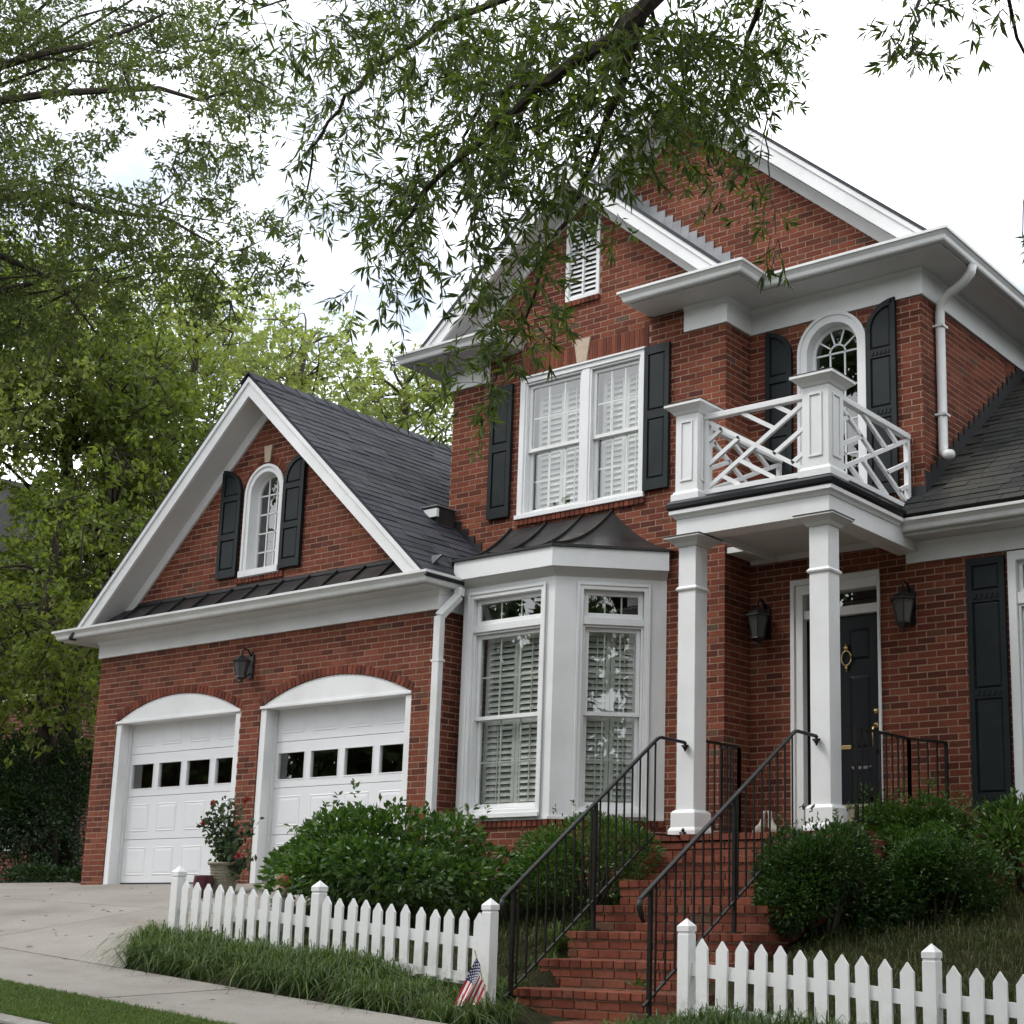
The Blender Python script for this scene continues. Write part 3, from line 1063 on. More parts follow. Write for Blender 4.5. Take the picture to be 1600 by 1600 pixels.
# small hooded vent on the garage roof beside the main corner
vp = Vector((-12.05, 12.12, 0)); vp.z = APZ - (vp.x - APX) * SLG
vb = MB().box(-12.28, -12.02, 12.06, 12.34, vp.z - 0.02, vp.z + 0.20).build('roof_vent', M['flash_black'], house)
MB().box(-12.31, -12.0, 12.02, 12.058, vp.z + 0.07, vp.z + 0.17).build('vent_hood', M['gutter'], vb)
MB().box(-12.31, -12.0, 12.02, 12.36, vp.z + 0.202, vp.z + 0.215).build('vent_cap', M['flash_grey'], vb)


# ---- downspouts
def downspout(pts, w=0.085, d=0.065, straps=()):
    mb = MB()
    for a, b in zip(pts[:-1], pts[1:]):
        mb.bar(a, b, w, d, (0, 1, 0.02))
    ob = mb.build('downspout', M['gutter'], house, bevel=0.006)
    for z in straps:
        p = pts[-2] if len(pts) > 2 else pts[-1]
        MB().box(p[0] - w / 2 - 0.012, p[0] + w / 2 + 0.012, p[1] - d / 2 - 0.004, p[1] + d / 2 + 0.01, z, z + 0.025).build('strap', M['gutter'], ob)
    return ob


downspout([(-11.04, 11.46, 3.43), (-11.04, 11.45, 3.34), (-11.105, 11.24, 3.09), (-11.105, 11.235, 0.15)], 0.10, 0.075, (2.6,))
mb = MB()
pp = [(-5.70, 13.10, 6.46), (-5.72, 13.10, 6.38), (-5.82, 13.12, 6.30), (-5.98, 13.15, 6.24), (-6.09, 13.17, 6.16), (-6.11, 13.18, 6.05), (-6.11, 13.18, 4.66), (-6.09, 13.14, 4.56), (-6.02, 13.06, 4.50), (-5.94, 12.98, 4.47)]
mb.tube(pp, 0.05, 10)
ds = mb.build('downspout', M['gutter'], house, smooth=True)
for z in (5.9, 4.95):
    MB().box(-6.168, -6.05, 13.12, 13.24, z, z + 0.025).build('strap', M['gutter'], ds)
# ================================================================ windows, shutters, doors
def rect(u0, u1, z0, z1):
    return [(u0, z0), (u1, z0), (u1, z1), (u0, z1)]


LOUVER = {}


def louver_mesh(fr, length):
    key = (round(fr.ud.x, 3), round(fr.ud.y, 3), round(length, 3))
    if key not in LOUVER:
        mb = MB()
        tilt = math.radians(56)
        prof = []
        for k in range(8):
            t = 2 * math.pi * k / 8
            a, b = 0.036 * math.cos(t), 0.006 * math.sin(t)
            prof.append((a * math.cos(tilt) - b * math.sin(tilt), -a * math.sin(tilt) + b * math.cos(tilt)))
        P = [fr.ud * (-length / 2) + fr.nd * d + Vector((0, 0, z)) for d, z in prof]
        mb.prism(P, fr.ud * length)
        me = bpy.data.meshes.new('louver')
        me.from_pydata(mb.v, [], mb.f)
        bm = bmesh.new(); bm.from_mesh(me); bmesh.ops.recalc_face_normals(bm, faces=bm.faces); bm.to_mesh(me); bm.free()
        me.materials.append(M['blind'])
        LOUVER[key] = me
    return LOUVER[key]


def blinds(win, fr, u0, u1, z0, z1, d, cols=2, step=0.062):
    """plantation shutters behind the glass: framed leaves of louvers"""
    w = (u1 - u0) / cols
    f = MB()
    for c in range(cols):
        a, b = u0 + c * w + 0.003, u0 + (c + 1) * w - 0.003
        zmid = z0 + (z1 - z0) * 0.5
        fbox(f, fr, a, a + 0.045, d - 0.014, d + 0.014, z0, z1)
        fbox(f, fr, b - 0.045, b, d - 0.014, d + 0.014, z0, z1)
        for za, zb in ((z0, z0 + 0.07), (zmid - 0.035, zmid + 0.035), (z1 - 0.07, z1)):
            fbox(f, fr, a + 0.046, b - 0.046, d - 0.013, d + 0.013, za, zb)
        fbox(f, fr, (a + b) / 2 - 0.006, (a + b) / 2 + 0.006, d + 0.034, d + 0.044, z0 + 0.09, zmid - 0.05)
        fbox(f, fr, (a + b) / 2 - 0.006, (a + b) / 2 + 0.006, d + 0.034, d + 0.044, zmid + 0.05, z1 - 0.09)
        L = b - a - 0.094
        me = louver_mesh(fr, L)
        for za, zb in ((z0 + 0.07, zmid - 0.035), (zmid + 0.035, z1 - 0.07)):
            n = int((zb - za) / step)
            for k in range(n):
                mesh_obj('louver', me, None, win, fr.p((a + b) / 2, d, za + (k + 0.5) * (zb - za) / n))
    f.build('blind_frame', M['blind'], win)


def sash(win, fr, u0, u1, z0, z1, d, st=0.042, cols=3, rows=2, name='sash'):
    mb = MB()
    fring(mb, fr, rect(u0, u1, z0, z1), rect(u0 + st, u1 - st, z0 + st, z1 - st), d - 0.035, d)
    s = mb.build(name, M['white'], win, bevel=0.003)
    g = MB().add([fr.p(u, d - 0.018, z) for u, z in rect(u0 + st - 0.005, u1 - st + 0.005, z0 + st - 0.005, z1 - st + 0.005)], [(0, 1, 2, 3)])
    g.build('pane', M['glass'], win, fix=False)
    m = MB()
    for c in range(1, cols):
        u = u0 + st + (u1 - u0 - 2 * st) * c / cols
        fbox(m, fr, u - 0.008, u + 0.008, d - 0.033, d - 0.023, z0 + st, z1 - st)
    for r in range(1, rows):
        z = z0 + st + (z1 - z0 - 2 * st) * r / rows
        fbox(m, fr, u0 + st, u1 - st, d - 0.0325, d - 0.0235, z - 0.008, z + 0.008)
    if m.v: m.build('muntin_grid', M['blind'], win)
    return s


def hung_window(win, fr, u0, u1, z0, z1, zmid, d):
    """double-hung unit: jambs, upper and lower sash"""
    mb = MB()
    fring(mb, fr, rect(u0, u1, z0, z1), rect(u0 + 0.022, u1 - 0.022, z0 + 0.02, z1 - 0.02), d - 0.11, d + 0.03)
    mb.build('jamb', M['white'], win)
    sash(win, fr, u0 + 0.024, u1 - 0.024, zmid - 0.018, z1 - 0.022, d - 0.01)
    sash(win, fr, u0 + 0.024, u1 - 0.024, z0 + 0.022, zmid + 0.02, d - 0.05)


# --- double window over the bay
u0, u1, z0, z1 = MW
cs = MB()
fring(cs, FM, rect(u0, u1, z0, z1), rect(u0 + 0.075, u1 - 0.075, z0 + 0.055, z1 - 0.085), -0.06, 0.02)
win = cs.build('double_window', M['white'], house, bevel=0.005)
fbox(MB(), FM, 0, 1, 0, 1, 0, 1)
um = (u0 + u1) / 2 + 0.06
MB_ = MB(); fbox(MB_, FM, um - 0.055, um + 0.055, -0.06, 0.012, z0 + 0.055, z1 - 0.085); MB_.build('mullion', M['white'], win, bevel=0.004)
MB_ = MB(); fbox(MB_, FM, u0 - 0.01, u1 + 0.01, 0.0205, 0.05, z0 - 0.002, z0 + 0.05); MB_.build('sill', M['white'], win, bevel=0.004)
MB_ = MB(); fbox(MB_, FM, u0 + 0.01, u1 - 0.01, 0.0205, 0.038, z1 - 0.03, z1 - 0.004); MB_.build('head_moulding', M['white'], win, bevel=0.004)
for a, b in ((u0 + 0.076, um - 0.056), (um + 0.056, u1 - 0.076)):
    hung_window(win, FM, a, b, z0 + 0.056, z1 - 0.086, 5.22, -0.03)
    blinds(win, FM, a + 0.03, b - 0.03, z0 + 0.07, z1 - 0.10, -0.22, 2)
k = MB(); fpoly(k, FM, [(-10.245, MW[3] + 0.004), (-10.105, MW[3] + 0.004), (-10.055, MW[3] + 0.285), (-10.295, MW[3] + 0.285)], -0.01, 0.022)
k.build('keystone', M['keystone'], house, bevel=0.004)

# --- louvred vent in the front gable
u0, u1, z0, z1 = VT
mb = MB(); fring(mb, FM, rect(u0, u1, z0, z1), rect(u0 + 0.05, u1 - 0.05, z0 + 0.05, z1 - 0.05), -0.05, 0.02)
vent = mb.build('gable_vent', M['white'], house, bevel=0.004)
MB_ = MB(); fbox(MB_, FM, -10.212, -10.188, -0.03, 0.006, z0 + 0.05, z1 - 0.05); MB_.build('mullion', M['white'], vent)
MB_ = MB(); fbox(MB_, FM, u0 + 0.02, u1 - 0.02, -0.2, -0.19, z0 + 0.02, z1 - 0.02); MB_.build('backing', M['interior'], vent)
for i in range(15):
    z = z0 + 0.075 + i * 0.0595
    mb = MB()
    mb.prism([FM.p(u0 + 0.051, -0.045, z + 0.028), FM.p(u0 + 0.051, -0.005, z - 0.022), FM.p(u0 + 0.051, -0.005, z - 0.012), FM.p(u0 + 0.051, -0.045, z + 0.038)], FM.ud * (u1 - u0 - 0.102))
    mb.build('slat', M['white'], vent)


# --- shutters
def outline_inset(P, t):
    n = len(P)
    out = []
    a = sum(P[i][0] * P[(i + 1) % n][1] - P[(i + 1) % n][0] * P[i][1] for i in range(n))
    s = 1 if a > 0 else -1
    for i in range(n):
        p0, p1, p2 = Vector(P[i - 1]), Vector(P[i]), Vector(P[(i + 1) % n])
        d0, d1 = (p1 - p0).normalized(), (p2 - p1).normalized()
        n0, n1 = Vector((-d0.y, d0.x)) * s, Vector((-d1.y, d1.x)) * s
        m = n0 + n1
        m = m / max(0.35, m.dot(n0))
        q = p1 + m * t
        out.append((q.x, q.y))
    return out


def shutter(fr, u0, u1, z0, z1, panels, arch=0, carved=()):
    """stiles and rails with fielded panels; arch -1/+1 gives a quarter-round top, high on the left/right"""
    w = u1 - u0

    def top(ua, ub, zt, rr):
        if not arch: return [(ub, zt), (ua, zt)]
        P = []
        wd = ub - ua
        for k in range(9):
            t = math.pi / 2 * k / 8
            if arch > 0: P.append((ub - wd * math.sin(t), zt - rr + rr * math.cos(t)))
            else: P.append((ub - wd + wd * math.cos(t), zt - rr + rr * math.sin(t)))
        return P
    rr = w * 0.95
    body = MB()
    P = [(u0, z0), (u1, z0)] + top(u0, u1, z1, rr)
    fpoly(body, fr, P, 0.012, 0.034)
    sh_ = body.build('shutter', M['shutter'], house)
    st = 0.058
    for i, (za, zb) in enumerate(panels):
        last = arch and i == len(panels) - 1
        if last:
            q = [(u0 + st, za), (u1 - st, za)] + top(u0 + st, u1 - st, zb, (w - 2 * st) * 1.05)
        else:
            q = rect(u0 + st, u1 - st, za, zb)
        fld = outline_inset(q, 0.022)
        # fielded panel: raised centre with bevelled margin
        mb = MB()
        n = len(q)
        b0 = [fr.p(u, 0.0345, z) for u, z in outline_inset(q, 0.004)]
        b1 = [fr.p(u, 0.046, z) for u, z in fld]
        mb.add(b0 + b1, [(k, (k + 1) % n, n + (k + 1) % n, n + k) for k in range(n)] + [tuple(range(n, 2 * n))])
        mb.build('panel', M['shutter'], sh_)
    # raised stiles and rails round the panels
    fm = MB()
    d0, d1 = 0.0342, 0.052
    fbox(fm, fr, u0, u0 + st - 0.003, d0, d1, z0, (z1 - rr if arch > 0 else z1 - (0.0 if arch == 0 else 0.03)))
    fbox(fm, fr, u1 - st + 0.003, u1, d0, d1, z0, (z1 - rr if arch < 0 else z1 - (0.0 if arch == 0 else 0.03)))
    edges = [z0] + [v for p in panels for v in p] + [z1]
    for i in range(0, len(edges), 2):
        za, zb = edges[i], edges[i + 1]
        if arch and i == len(edges) - 2: continue
        if zb - za > 0.005: fbox(fm, fr, u0 + st - 0.0025, u1 - st + 0.0025, d0, d1 - 0.001, za + 0.002, zb - 0.002)
    if arch:
        o = top(u0 + 0.001, u1 - 0.001, z1 - 0.001, rr)
        q = top(u0 + st - 0.004, u1 - st + 0.004, panels[-1][1] + 0.004, (w - 2 * st) * 1.05)
        n = len(o)
        v = [fr.p(u, d1, z) for u, z in o] + [fr.p(u, d1, z) for u, z in q] + [fr.p(u, d0, z) for u, z in o] + [fr.p(u, d0, z) for u, z in q]
        fm.add(v, [(k, k + 1, n + k + 1, n + k) for k in range(n - 1)] + [(k, 2 * n + k, 2 * n + k + 1, k + 1) for k in range(n - 1)] + [(n + k, n + k + 1, 3 * n + k + 1, 3 * n + k) for k in range(n - 1)])
    fm.build('stile_and_rail', M['shutter'], sh_)
    for za, zb in carved:                             # carved band: a row of scrolls
        mb = MB()
        nn = 5
        for k in range(nn):
            c = u0 + st + (w - 2 * st) * (k + 0.5) / nn
            hw, hh, zc = (w - 2 * st) / nn * 0.46, (zb - za) * 0.36, (za + zb) / 2
            pts = [(c + hw * math.cos(t) * (1 if j % 2 else 0.55), zc + hh * math.sin(t) * (1 if j % 2 else 0.55)) for j, t in enumerate([2 * math.pi * i / 10 for i in range(10)])]
            fpoly(mb, fr, pts, d1 - 0.0005, d1 + 0.008)
        mb.build('carved_rail', M['shutter'], sh_)
    return sh_


for a, b, zb, zt in ((-11.52, -11.185, 4.46, 6.07), (-9.262, -8.928, 4.455, 6.10)):
    shutter(FM, a, b, zb, zt, [(zb + 0.13, zb + 0.80), (zb + 0.90, zt - 0.10)])
shutter(FG, -14.945, -14.575, 3.955, 5.34, [(4.06, 4.43), (4.51, 4.92), (4.99, 5.27)], -1)
shutter(FG, -13.80, -13.44, 3.955, 5.34, [(4.06, 4.43), (4.51, 4.92), (4.99, 5.27)], 1)
shutter(FR, -8.0, -7.675, 4.12, 6.14, [(4.24, 4.95), (5.05, 5.55), (5.63, 6.07)], -1)
shutter(FR, -6.785, -6.445, 4.12, 6.20, [(4.24, 4.93), (5.05, 5.58), (5.68, 6.12)], 1, ((4.945, 5.035), (5.59, 5.67)))
shutter(FR, -5.745, -5.36, 0.975, 3.345, [(1.12, 1.99), (2.09, 2.91), (3.03, 3.27)], 0, ((0.985, 1.105), (2.0, 2.08), (2.92, 3.02)))


# --- round-headed windows
def arched_window(fr, u0, u1, z0, zs, face, dep, cols, rows, fan=False, name='arched_window'):
    mb = MB()
    o, i = arch_pts(u0, u1, z0, zs, 24), arch_pts(u0, u1, z0, zs, 24, face)
    fring(mb, fr, o, i, -dep - 0.04, 0.018)
    w = mb.build(name, M['white'], house)
    mb = MB()
    fring(mb, fr, arch_pts(u0, u1, z0, zs, 24, -0.012), arch_pts(u0, u1, z0, zs, 24, 0.022), 0.0185, 0.034)
    mb.build('brick_mould', M['white'], w)
    mb = MB()
    g = arch_pts(u0, u1, z0, zs, 24, face + 0.04)
    fring(mb, fr, arch_pts(u0, u1, z0, zs, 24, face + 0.001), g, -dep - 0.03, -dep)
    mb.build('sash', M['white'], w)
    MB().add([fr.p(u, -dep - 0.018, z) for u, z in arch_pts(u0, u1, z0, zs, 24, face + 0.035)], [tuple(range(27))]).build('pane', M['glass'], w, fix=False)
    m = MB()
    gu0, gu1 = g[0][0], g[1][0]
    c, r = (u0 + u1) / 2, (u1 - u0) / 2 - face - 0.04
    d = -dep - 0.014
    for k in range(1, cols):
        u = gu0 + (gu1 - gu0) * k / cols
        zt = zs if fan else zs + math.sqrt(max(0, r * r - (u - c) ** 2))
        m.bar(fr.p(u, d, z0 + face), fr.p(u, d, zt), 0.017, 0.012, fr.nd)
    for k in range(1, rows + 1):
        z = z0 + face + (zs - z0 - face) * k / rows
        m.bar(fr.p(gu0, d, z), fr.p(gu1, d, z), 0.017, 0.012, fr.nd)
    if fan:
        ri = r * 0.36
        P = [fr.p(c + ri * math.cos(t), d, zs + ri * math.sin(t)) for t in [math.pi * j / 14 for j in range(15)]]
        for a, b in zip(P[:-1], P[1:]): m.bar(a, b, 0.017, 0.012, fr.nd)
        for j in range(1, 5):
            t = math.pi * j / 5
            m.bar(fr.p(c + ri * math.cos(t), d, zs + ri * math.sin(t)), fr.p(c + r * math.cos(t), d, zs + r * math.sin(t)), 0.017, 0.012, fr.nd)
    m.build('muntin_grid', M['white'], w)
    return w


gw = arched_window(FG, *GW, 0.08, 0.10, 3, 4)
MB_ = MB(); fbox(MB_, FG, GW[0] - 0.012, GW[1] + 0.012, 0.035, 0.055, GW[2] - 0.001, GW[2] + 0.075); MB_.build('sill', M['white'], gw)
k = MB(); fpoly(k, FG, [(-14.205, 5.33), (-14.115, 5.33), (-14.085, 5.545), (-14.235, 5.545)], -0.01, 0.022)
k.build('keystone', M['keystone'], house, bevel=0.004)
aw = arched_window(FR, *AW, 0.10, 0.10, 3, 4, True)

# --- wing window at the right edge: casing, transom, hung sashes
u0, u1, z0, z1 = LW
mb = MB(); fring(mb, FR, rect(u0, u1, z0, z1), rect(u0 + 0.085, u1 - 0.085, z0 + 0.06, z1 - 0.09), -0.06, 0.03)
win = mb.build('wing_window', M['white'], house, bevel=0.005)
MB_ = MB(); fbox(MB_, FR, u0 + 0.086, u1 - 0.086, -0.06, 0.018, 2.86, 2.97); MB_.build('transom_bar', M['white'], win, bevel=0.004)
sash(win, FR, u0 + 0.088, u1 - 0.088, 2.972, z1 - 0.092, -0.03, 0.04, 3, 1)
hung_window(win, FR, u0 + 0.088, u1 - 0.088, z0 + 0.062, 2.858, 1.95, -0.03)
blinds(win, FR, u0 + 0.12, u1 - 0.12, z0 + 0.08, 2.84, -0.22, 3)

# --- bay window: white boarded faces on the brick base, crown, fascia, metal roof
path = [BD, BC, BB, BA]
bay = MB().sweep([(0.0, 3.517), (0.125, 3.517), (0.125, 3.72), (0.0, 3.72)], path).build('bay_window', M['white'], house)
ZB0, ZB1 = 0.928, 3.50


def bay_face(fr, w, c0, c1, full=True):
    zt, zbm = 3.36, 0.985
    mb = MB()
    for a, b, p, q in ((0.0, c0, ZB0, ZB1), (c1, w, ZB0, ZB1), (c0, c1, zt, ZB1), (c0, c1, ZB0, zbm)):
        fbox(mb, fr, a, b, -0.05, 0.0, p, q)
    mb.build('board_panel', M['white'], bay)
    # casing and stops
    mb = MB(); fring(mb, fr, rect(c0 - 0.004, c1 + 0.004, zbm, zt), rect(c0 + 0.05, c1 - 0.05, zbm + 0.06, zt - 0.055), -0.09, 0.018)
    cas = mb.build('casing', M['white'], bay, bevel=0.004)
    mb = MB(); fring(mb, fr, rect(c0 - 0.018, c1 + 0.018, zbm - 0.012, zt + 0.022), rect(c0 + 0.012, c1 - 0.012, zbm + 0.012, zt - 0.012), 0.0185, 0.03)
    mb.build('back_band', M['white'], bay, bevel=0.003)
    a, b = c0 + 0.051, c1 - 0.051
    MB_ = MB(); fbox(MB_, fr, a, b, -0.09, 0.006, 2.935, 3.015); MB_.build('transom_bar', M['white'], bay, bevel=0.004)
    sash(bay, fr, a + 0.004, b - 0.004, 3.017, zt - 0.057, -0.045, 0.05, 3, 1, 'transom_sash')
    hung_window(bay, fr, a + 0.002, b - 0.002, zbm + 0.062, 2.933, 2.01, -0.045)
    if full: blinds(bay, fr, a + 0.03, b - 0.03, zbm + 0.075, 2.92, -0.21, 2)
    MB_ = MB(); fbox(MB_, fr, c0 - 0.02, c1 + 0.02, 0.031, 0.055, zbm - 0.03, zbm + 0.02); MB_.build('sill', M['white'], bay, bevel=0.004)
    mb = MB(); fbox(mb, fr, 0.004, w - 0.004, 0.001, 0.012, ZB0 + 0.001, ZB0 + 0.03); mb.build('skirt', M['white'], bay)


bay_face(FB1, WB1, 0.10, 1.155)
bay_face(FB2, WB2, 0.25, 0.985)
bay_face(FB3, WB2, 0.22, 0.95, False)
MB().sweep([(0.001, 3.44), (0.008, 3.44), (0.02, 3.455), (0.045, 3.475), (0.085, 3.51), (0.10, 3.515), (0.001, 3.515)], path).build('crown_moulding', M['soffit'], bay)
MB().add([(BD[0], BD[1], 3.60), (BC[0], BC[1], 3.60), (BB[0], BB[1], 3.60), (BA[0], BA[1], 3.60)], [(0, 1, 2, 3)]).build('ceiling', M['interior'], bay, fix=False)
MB().add([(BD[0], BD[1], 0.93), (BC[0], BC[1], 0.93), (BB[0], BB[1], 0.93), (BA[0], BA[1], 0.93)], [(0, 1, 2, 3)]).build('seat_board', M['interior'], bay, fix=False)
# metal roof
oo = 0.145
mt = math.tan(math.pi / 8)
E0 = Vector((BD[0] - oo * 1.414, YM - 0.004, 3.735)); E1 = Vector((BC[0] - oo * mt, BY - oo, 3.735)); E2 = Vector((BB[0] + oo * mt, BY - oo, 3.735)); E3 = Vector((BA[0] + oo * 1.414, YM - 0.004, 3.735))
T0, T1 = Vector((-11.16, YM - 0.004, 4.30)), Vector((-9.69, YM - 0.004, 4.30))


def curve(a, b, t):
    p = a.lerp(b, t)
    p.z = a.z + (b.z - a.z) * (0.28 * t + 0.72 * t ** 2.1)
    return p


rm = MB()
NS = 14
for A0, A1, B0, B1 in ((E1, E2, T0, T1), (E2, E3, T1, T1), (E0, E1, T0, T0)):
    b = len(rm.v)
    for j in range(NS + 1):
        t = j / NS
        p, q = curve(A0, B0, t), curve(A1, B1, t)
        for k in range(5): rm.v.append(tuple(p.lerp(q, k / 4)))
    for j in range(NS):
        for k in range(4):
            rm.f.append((b + j * 5 + k, b + j * 5 + k + 1, b + (j + 1) * 5 + k + 1, b + (j + 1) * 5 + k))
rm.f = [f for f in rm.f]
bayroof = rm.build('bay_roof', M['metalroof'], bay, smooth=True)
MB().sweep([(0.0, 3.722), (0.15, 3.722), (0.15, 3.748), (0.0, 3.748)], path).build('drip_edge', M['flash_black'], bay)


def seam(a, b):
    P = [curve(a, b, j / NS) + Vector((0, -0.004, 0.012)) for j in range(NS + 1)]
    mb = MB()
    for p, q in zip(P[:-1], P[1:]): mb.bar(p, q, 0.02, 0.035)
    mb.build('standing_seam', M['metalroof'], bay)


for f in (0.0, 0.36, 0.70, 1.0):
    seam(E1.lerp(E2, f), T0.lerp(T1, f))

# --- garage doors
for gi, (a, b) in enumerate(GDO):
    R = seg_arc(b - a); c = (a + b) / 2; zc = ZSPR + RISE - R
    d_c = -0.012
    arc = []
    th = math.asin((b - a) / 2 / R)
    for k in range(25):
        t = math.pi / 2 - th + 2 * th * k / 24
        arc.append((c + R * math.cos(t), zc + R * math.sin(t)))
    gd = MB()
    fpoly(gd, FG, [(a, 2.335), (b, 2.335)] + arc, d_c - 0.03, d_c)
    door = gd.build('garage_door', M['white'], house)
    door['label'] = ('left' if gi == 0 else 'right') + ' white panelled garage door under its arched white head'
    MB_ = MB(); fbox(MB_, FG, a + 0.001, b - 0.001, d_c - 0.19, d_c + 0.022, 2.30, 2.334); MB_.build('head_trim', M['white'], door, bevel=0.004)
    for s in (0, 1):
        x0 = a if s == 0 else b - 0.10
        MB_ = MB(); fbox(MB_, FG, x0 + 0.001, x0 + 0.099, d_c - 0.19, d_c, ZG - 0.02, 2.299); MB_.build('jamb', M['white'], door, bevel=0.004)
        x1 = a + 0.1 if s == 0 else b - 0.135
        MB_ = MB(); fbox(MB_, FG, x1, x1 + 0.035, d_c - 0.16, d_c - 0.125, ZG - 0.02, 2.299); MB_.build('weather_strip', M['gutter'], door)
    ua, ub = a + 0.115, b - 0.115
    dd = d_c - 0.16
    mod = (ub - ua) / 4
    for s in range(4):
        zb, zt = ZG + 0.012 + s * 0.533, ZG + 0.012 + (s + 1) * 0.533 - 0.006
        sec = MB()
        holes = []
        if s == 2:
            wz0, wz1 = zb + 0.095, zb + 0.40
            us = [ua]
            for k in range(4):
                us += [ua + k * mod + 0.055, ua + (k + 1) * mod - 0.055]
            us.append(ub)
            fbox(sec, FG, ua, ub, dd - 0.04, dd, zb, wz0); fbox(sec, FG, ua, ub, dd - 0.04, dd, wz1, zt)
            for k in range(0, len(us), 2): fbox(sec, FG, us[k], us[k + 1], dd - 0.04, dd, wz0, wz1)
        else:
            fbox(sec, FG, ua, ub, dd - 0.04, dd, zb, zt)
        so = sec.build('door_section', M['gdoor'], door)
        for k in range(4):
            p0, p1 = (ua + k * mod + 0.055, ua + (k + 1) * mod - 0.055) if s == 2 else (ua + k * mod + 0.085, ua + (k + 1) * mod - 0.085)
            if s == 2:
                mb = MB(); fring(mb, FG, rect(p0 - 0.012, p1 + 0.012, wz0 - 0.012, wz1 + 0.012), rect(p0 + 0.002, p1 - 0.002, wz0 + 0.002, wz1 - 0.002), dd + 0.0008, dd + 0.005)
                fo = mb.build('window_frame', M['gdoor'], door, bevel=0.003)
                MB().add([FG.p(u, dd - 0.02, z) for u, z in rect(p0 - 0.01, p1 + 0.01, wz0 - 0.01, wz1 + 0.01)], [(0, 1, 2, 3)]).build('pane', M['glass'], door, fix=False)
            else:
                q = rect(p0, p1, zb + 0.09, zt - 0.09)
                i1, i2, i3 = outline_inset(q, 0.012), outline_inset(q, 0.022), outline_inset(q, 0.05)
                mb = MB()
                L = [(q, 0.0006), (i1, 0.006), (i2, 0.0012), (i3, 0.005)]
                v = []
                for pts, h in L: v += [FG.p(u, dd + h, z) for u, z in pts]
                fs = []
                for j in range(3):
                    for e in range(4): fs.append((4 * j + e, 4 * j + (e + 1) % 4, 4 * j + 4 + (e + 1) % 4, 4 * j + 4 + e))
                fs.append((12, 13, 14, 15))
                mb.add(v, fs).build('raised_panel', M['gdoor'], door)
    MB_ = MB(); fbox(MB_, FG, ua, ub, dd - 0.03, dd + 0.006, ZG - 0.01, ZG + 0.014); MB_.build('bottom_seal', M['flash_black'], door)

# --- front door
u0, u1, z0, z1 = DR
mb = MB(); fring(mb, FR, rect(u0, u1, z0, z1), rect(u0 + 0.13, u1 - 0.03, z0 + 0.03, z1 - 0.14), -0.14, 0.02)
fd = mb.build('front_door', M['white'], house, bevel=0.005)
mb = MB(); fring(mb, FR, rect(u0 - 0.01, u1 + 0.01, z0 - 0.01, z1 + 0.02), rect(u0 + 0.04, u1 - 0.02, z0, z1 - 0.04), 0.0205, 0.04)
mb.build('casing', M['white'], fd, bevel=0.005)
MB_ = MB(); fbox(MB_, FR, u0 + 0.131, u1 - 0.031, -0.14, 0.0, 2.955, 3.045); MB_.build('transom_bar', M['white'], fd, bevel=0.004)
MB().add([FR.p(u, -0.07, z) for u, z in rect(u0 + 0.13, u1 - 0.03, 3.045, 3.21)], [(0, 1, 2, 3)]).build('transom_pane', M['glass'], fd, fix=False)
la, lb, lz0, lz1 = u0 + 0.133, u1 - 0.033, z0 + 0.034, 2.952
MB_ = MB(); fbox(MB_, FR, la, lb, -0.10, -0.06, lz0, lz1); leaf_o = MB_.build('door_leaf', M['door'], fd)
wd = (lb - la)
for cidx in range(2):
    p0 = la + 0.10 + cidx * (wd - 0.2 + 0.10) / 2
    p1 = p0 + (wd - 0.30) / 2
    for za, zb in ((lz0 + 0.2, lz0 + 0.72), (lz0 + 0.86, lz0 + 1.62), (lz0 + 1.74, lz1 - 0.12)):
        q = rect(p0, p1, za, zb)
        i1, i2 = outline_inset(q, 0.02), outline_inset(q, 0.05)
        v = [FR.p(u, -0.0595, z) for u, z in q] + [FR.p(u, -0.072 + 0.012, z) for u, z in i1] + [FR.p(u, -0.049, z) for u, z in i2]
        MB().add(v, [(j * 4 + e, j * 4 + (e + 1) % 4, j * 4 + 4 + (e + 1) % 4, j * 4 + 4 + e) for j in range(2) for e in range(4)] + [(8, 9, 10, 11)]).build('panel', M['door'], fd)
mb = MB()                                            # knocker
kc = FR.p(-7.10, -0.05, 2.52)
mb.tube([kc + Vector((0.055 * math.cos(t), -0.012, 0.075 * math.sin(t))) for t in [2 * math.pi * i / 14 for i in range(15)]], 0.009, 6)
mb.lathe([(0.0, -0.03), (0.022, -0.02), (0.03, 0.0), (0.02, 0.02), (0.006, 0.05), (0.0, 0.055)], kc + Vector((0, -0.01, 0.10)), 8)
mb.lathe([(0.0, -0.05), (0.008, -0.03), (0.02, 0.0), (0.0, 0.015)], kc + Vector((0, -0.012, -0.09)), 8)
mb.build('knocker', M['brass'], fd, smooth=True)
mb = MB()
hx = lb - 0.06
for z in (1.97, 1.83):
    mb.tube([FR.p(hx, -0.058, z), FR.p(hx, -0.035, z)], [0.032, 0.026], 12)
mb.tube([FR.p(hx, -0.03, 1.83), FR.p(hx, 0.02, 1.80), FR.p(hx, 0.025, 1.72), FR.p(hx, 0.012, 1.62), FR.p(hx, -0.05, 1.57)], [0.012, 0.013, 0.010, 0.010, 0.014], 8)
mb.build('handle_set', M['brass'], fd, smooth=True)
MB_ = MB(); fbox(MB_, FR, la + 0.32, la + 0.50, -0.0595, -0.05, 1.61, 1.65); MB_.build('mail_slot', M['brass'], fd, bevel=0.004)
MB_ = MB(); fbox(MB_, FR, la + 0.005, lb - 0.005, -0.0595, -0.056, lz0 + 0.01, lz0 + 0.15); MB_.build('kick_plate', M['brass'], fd)
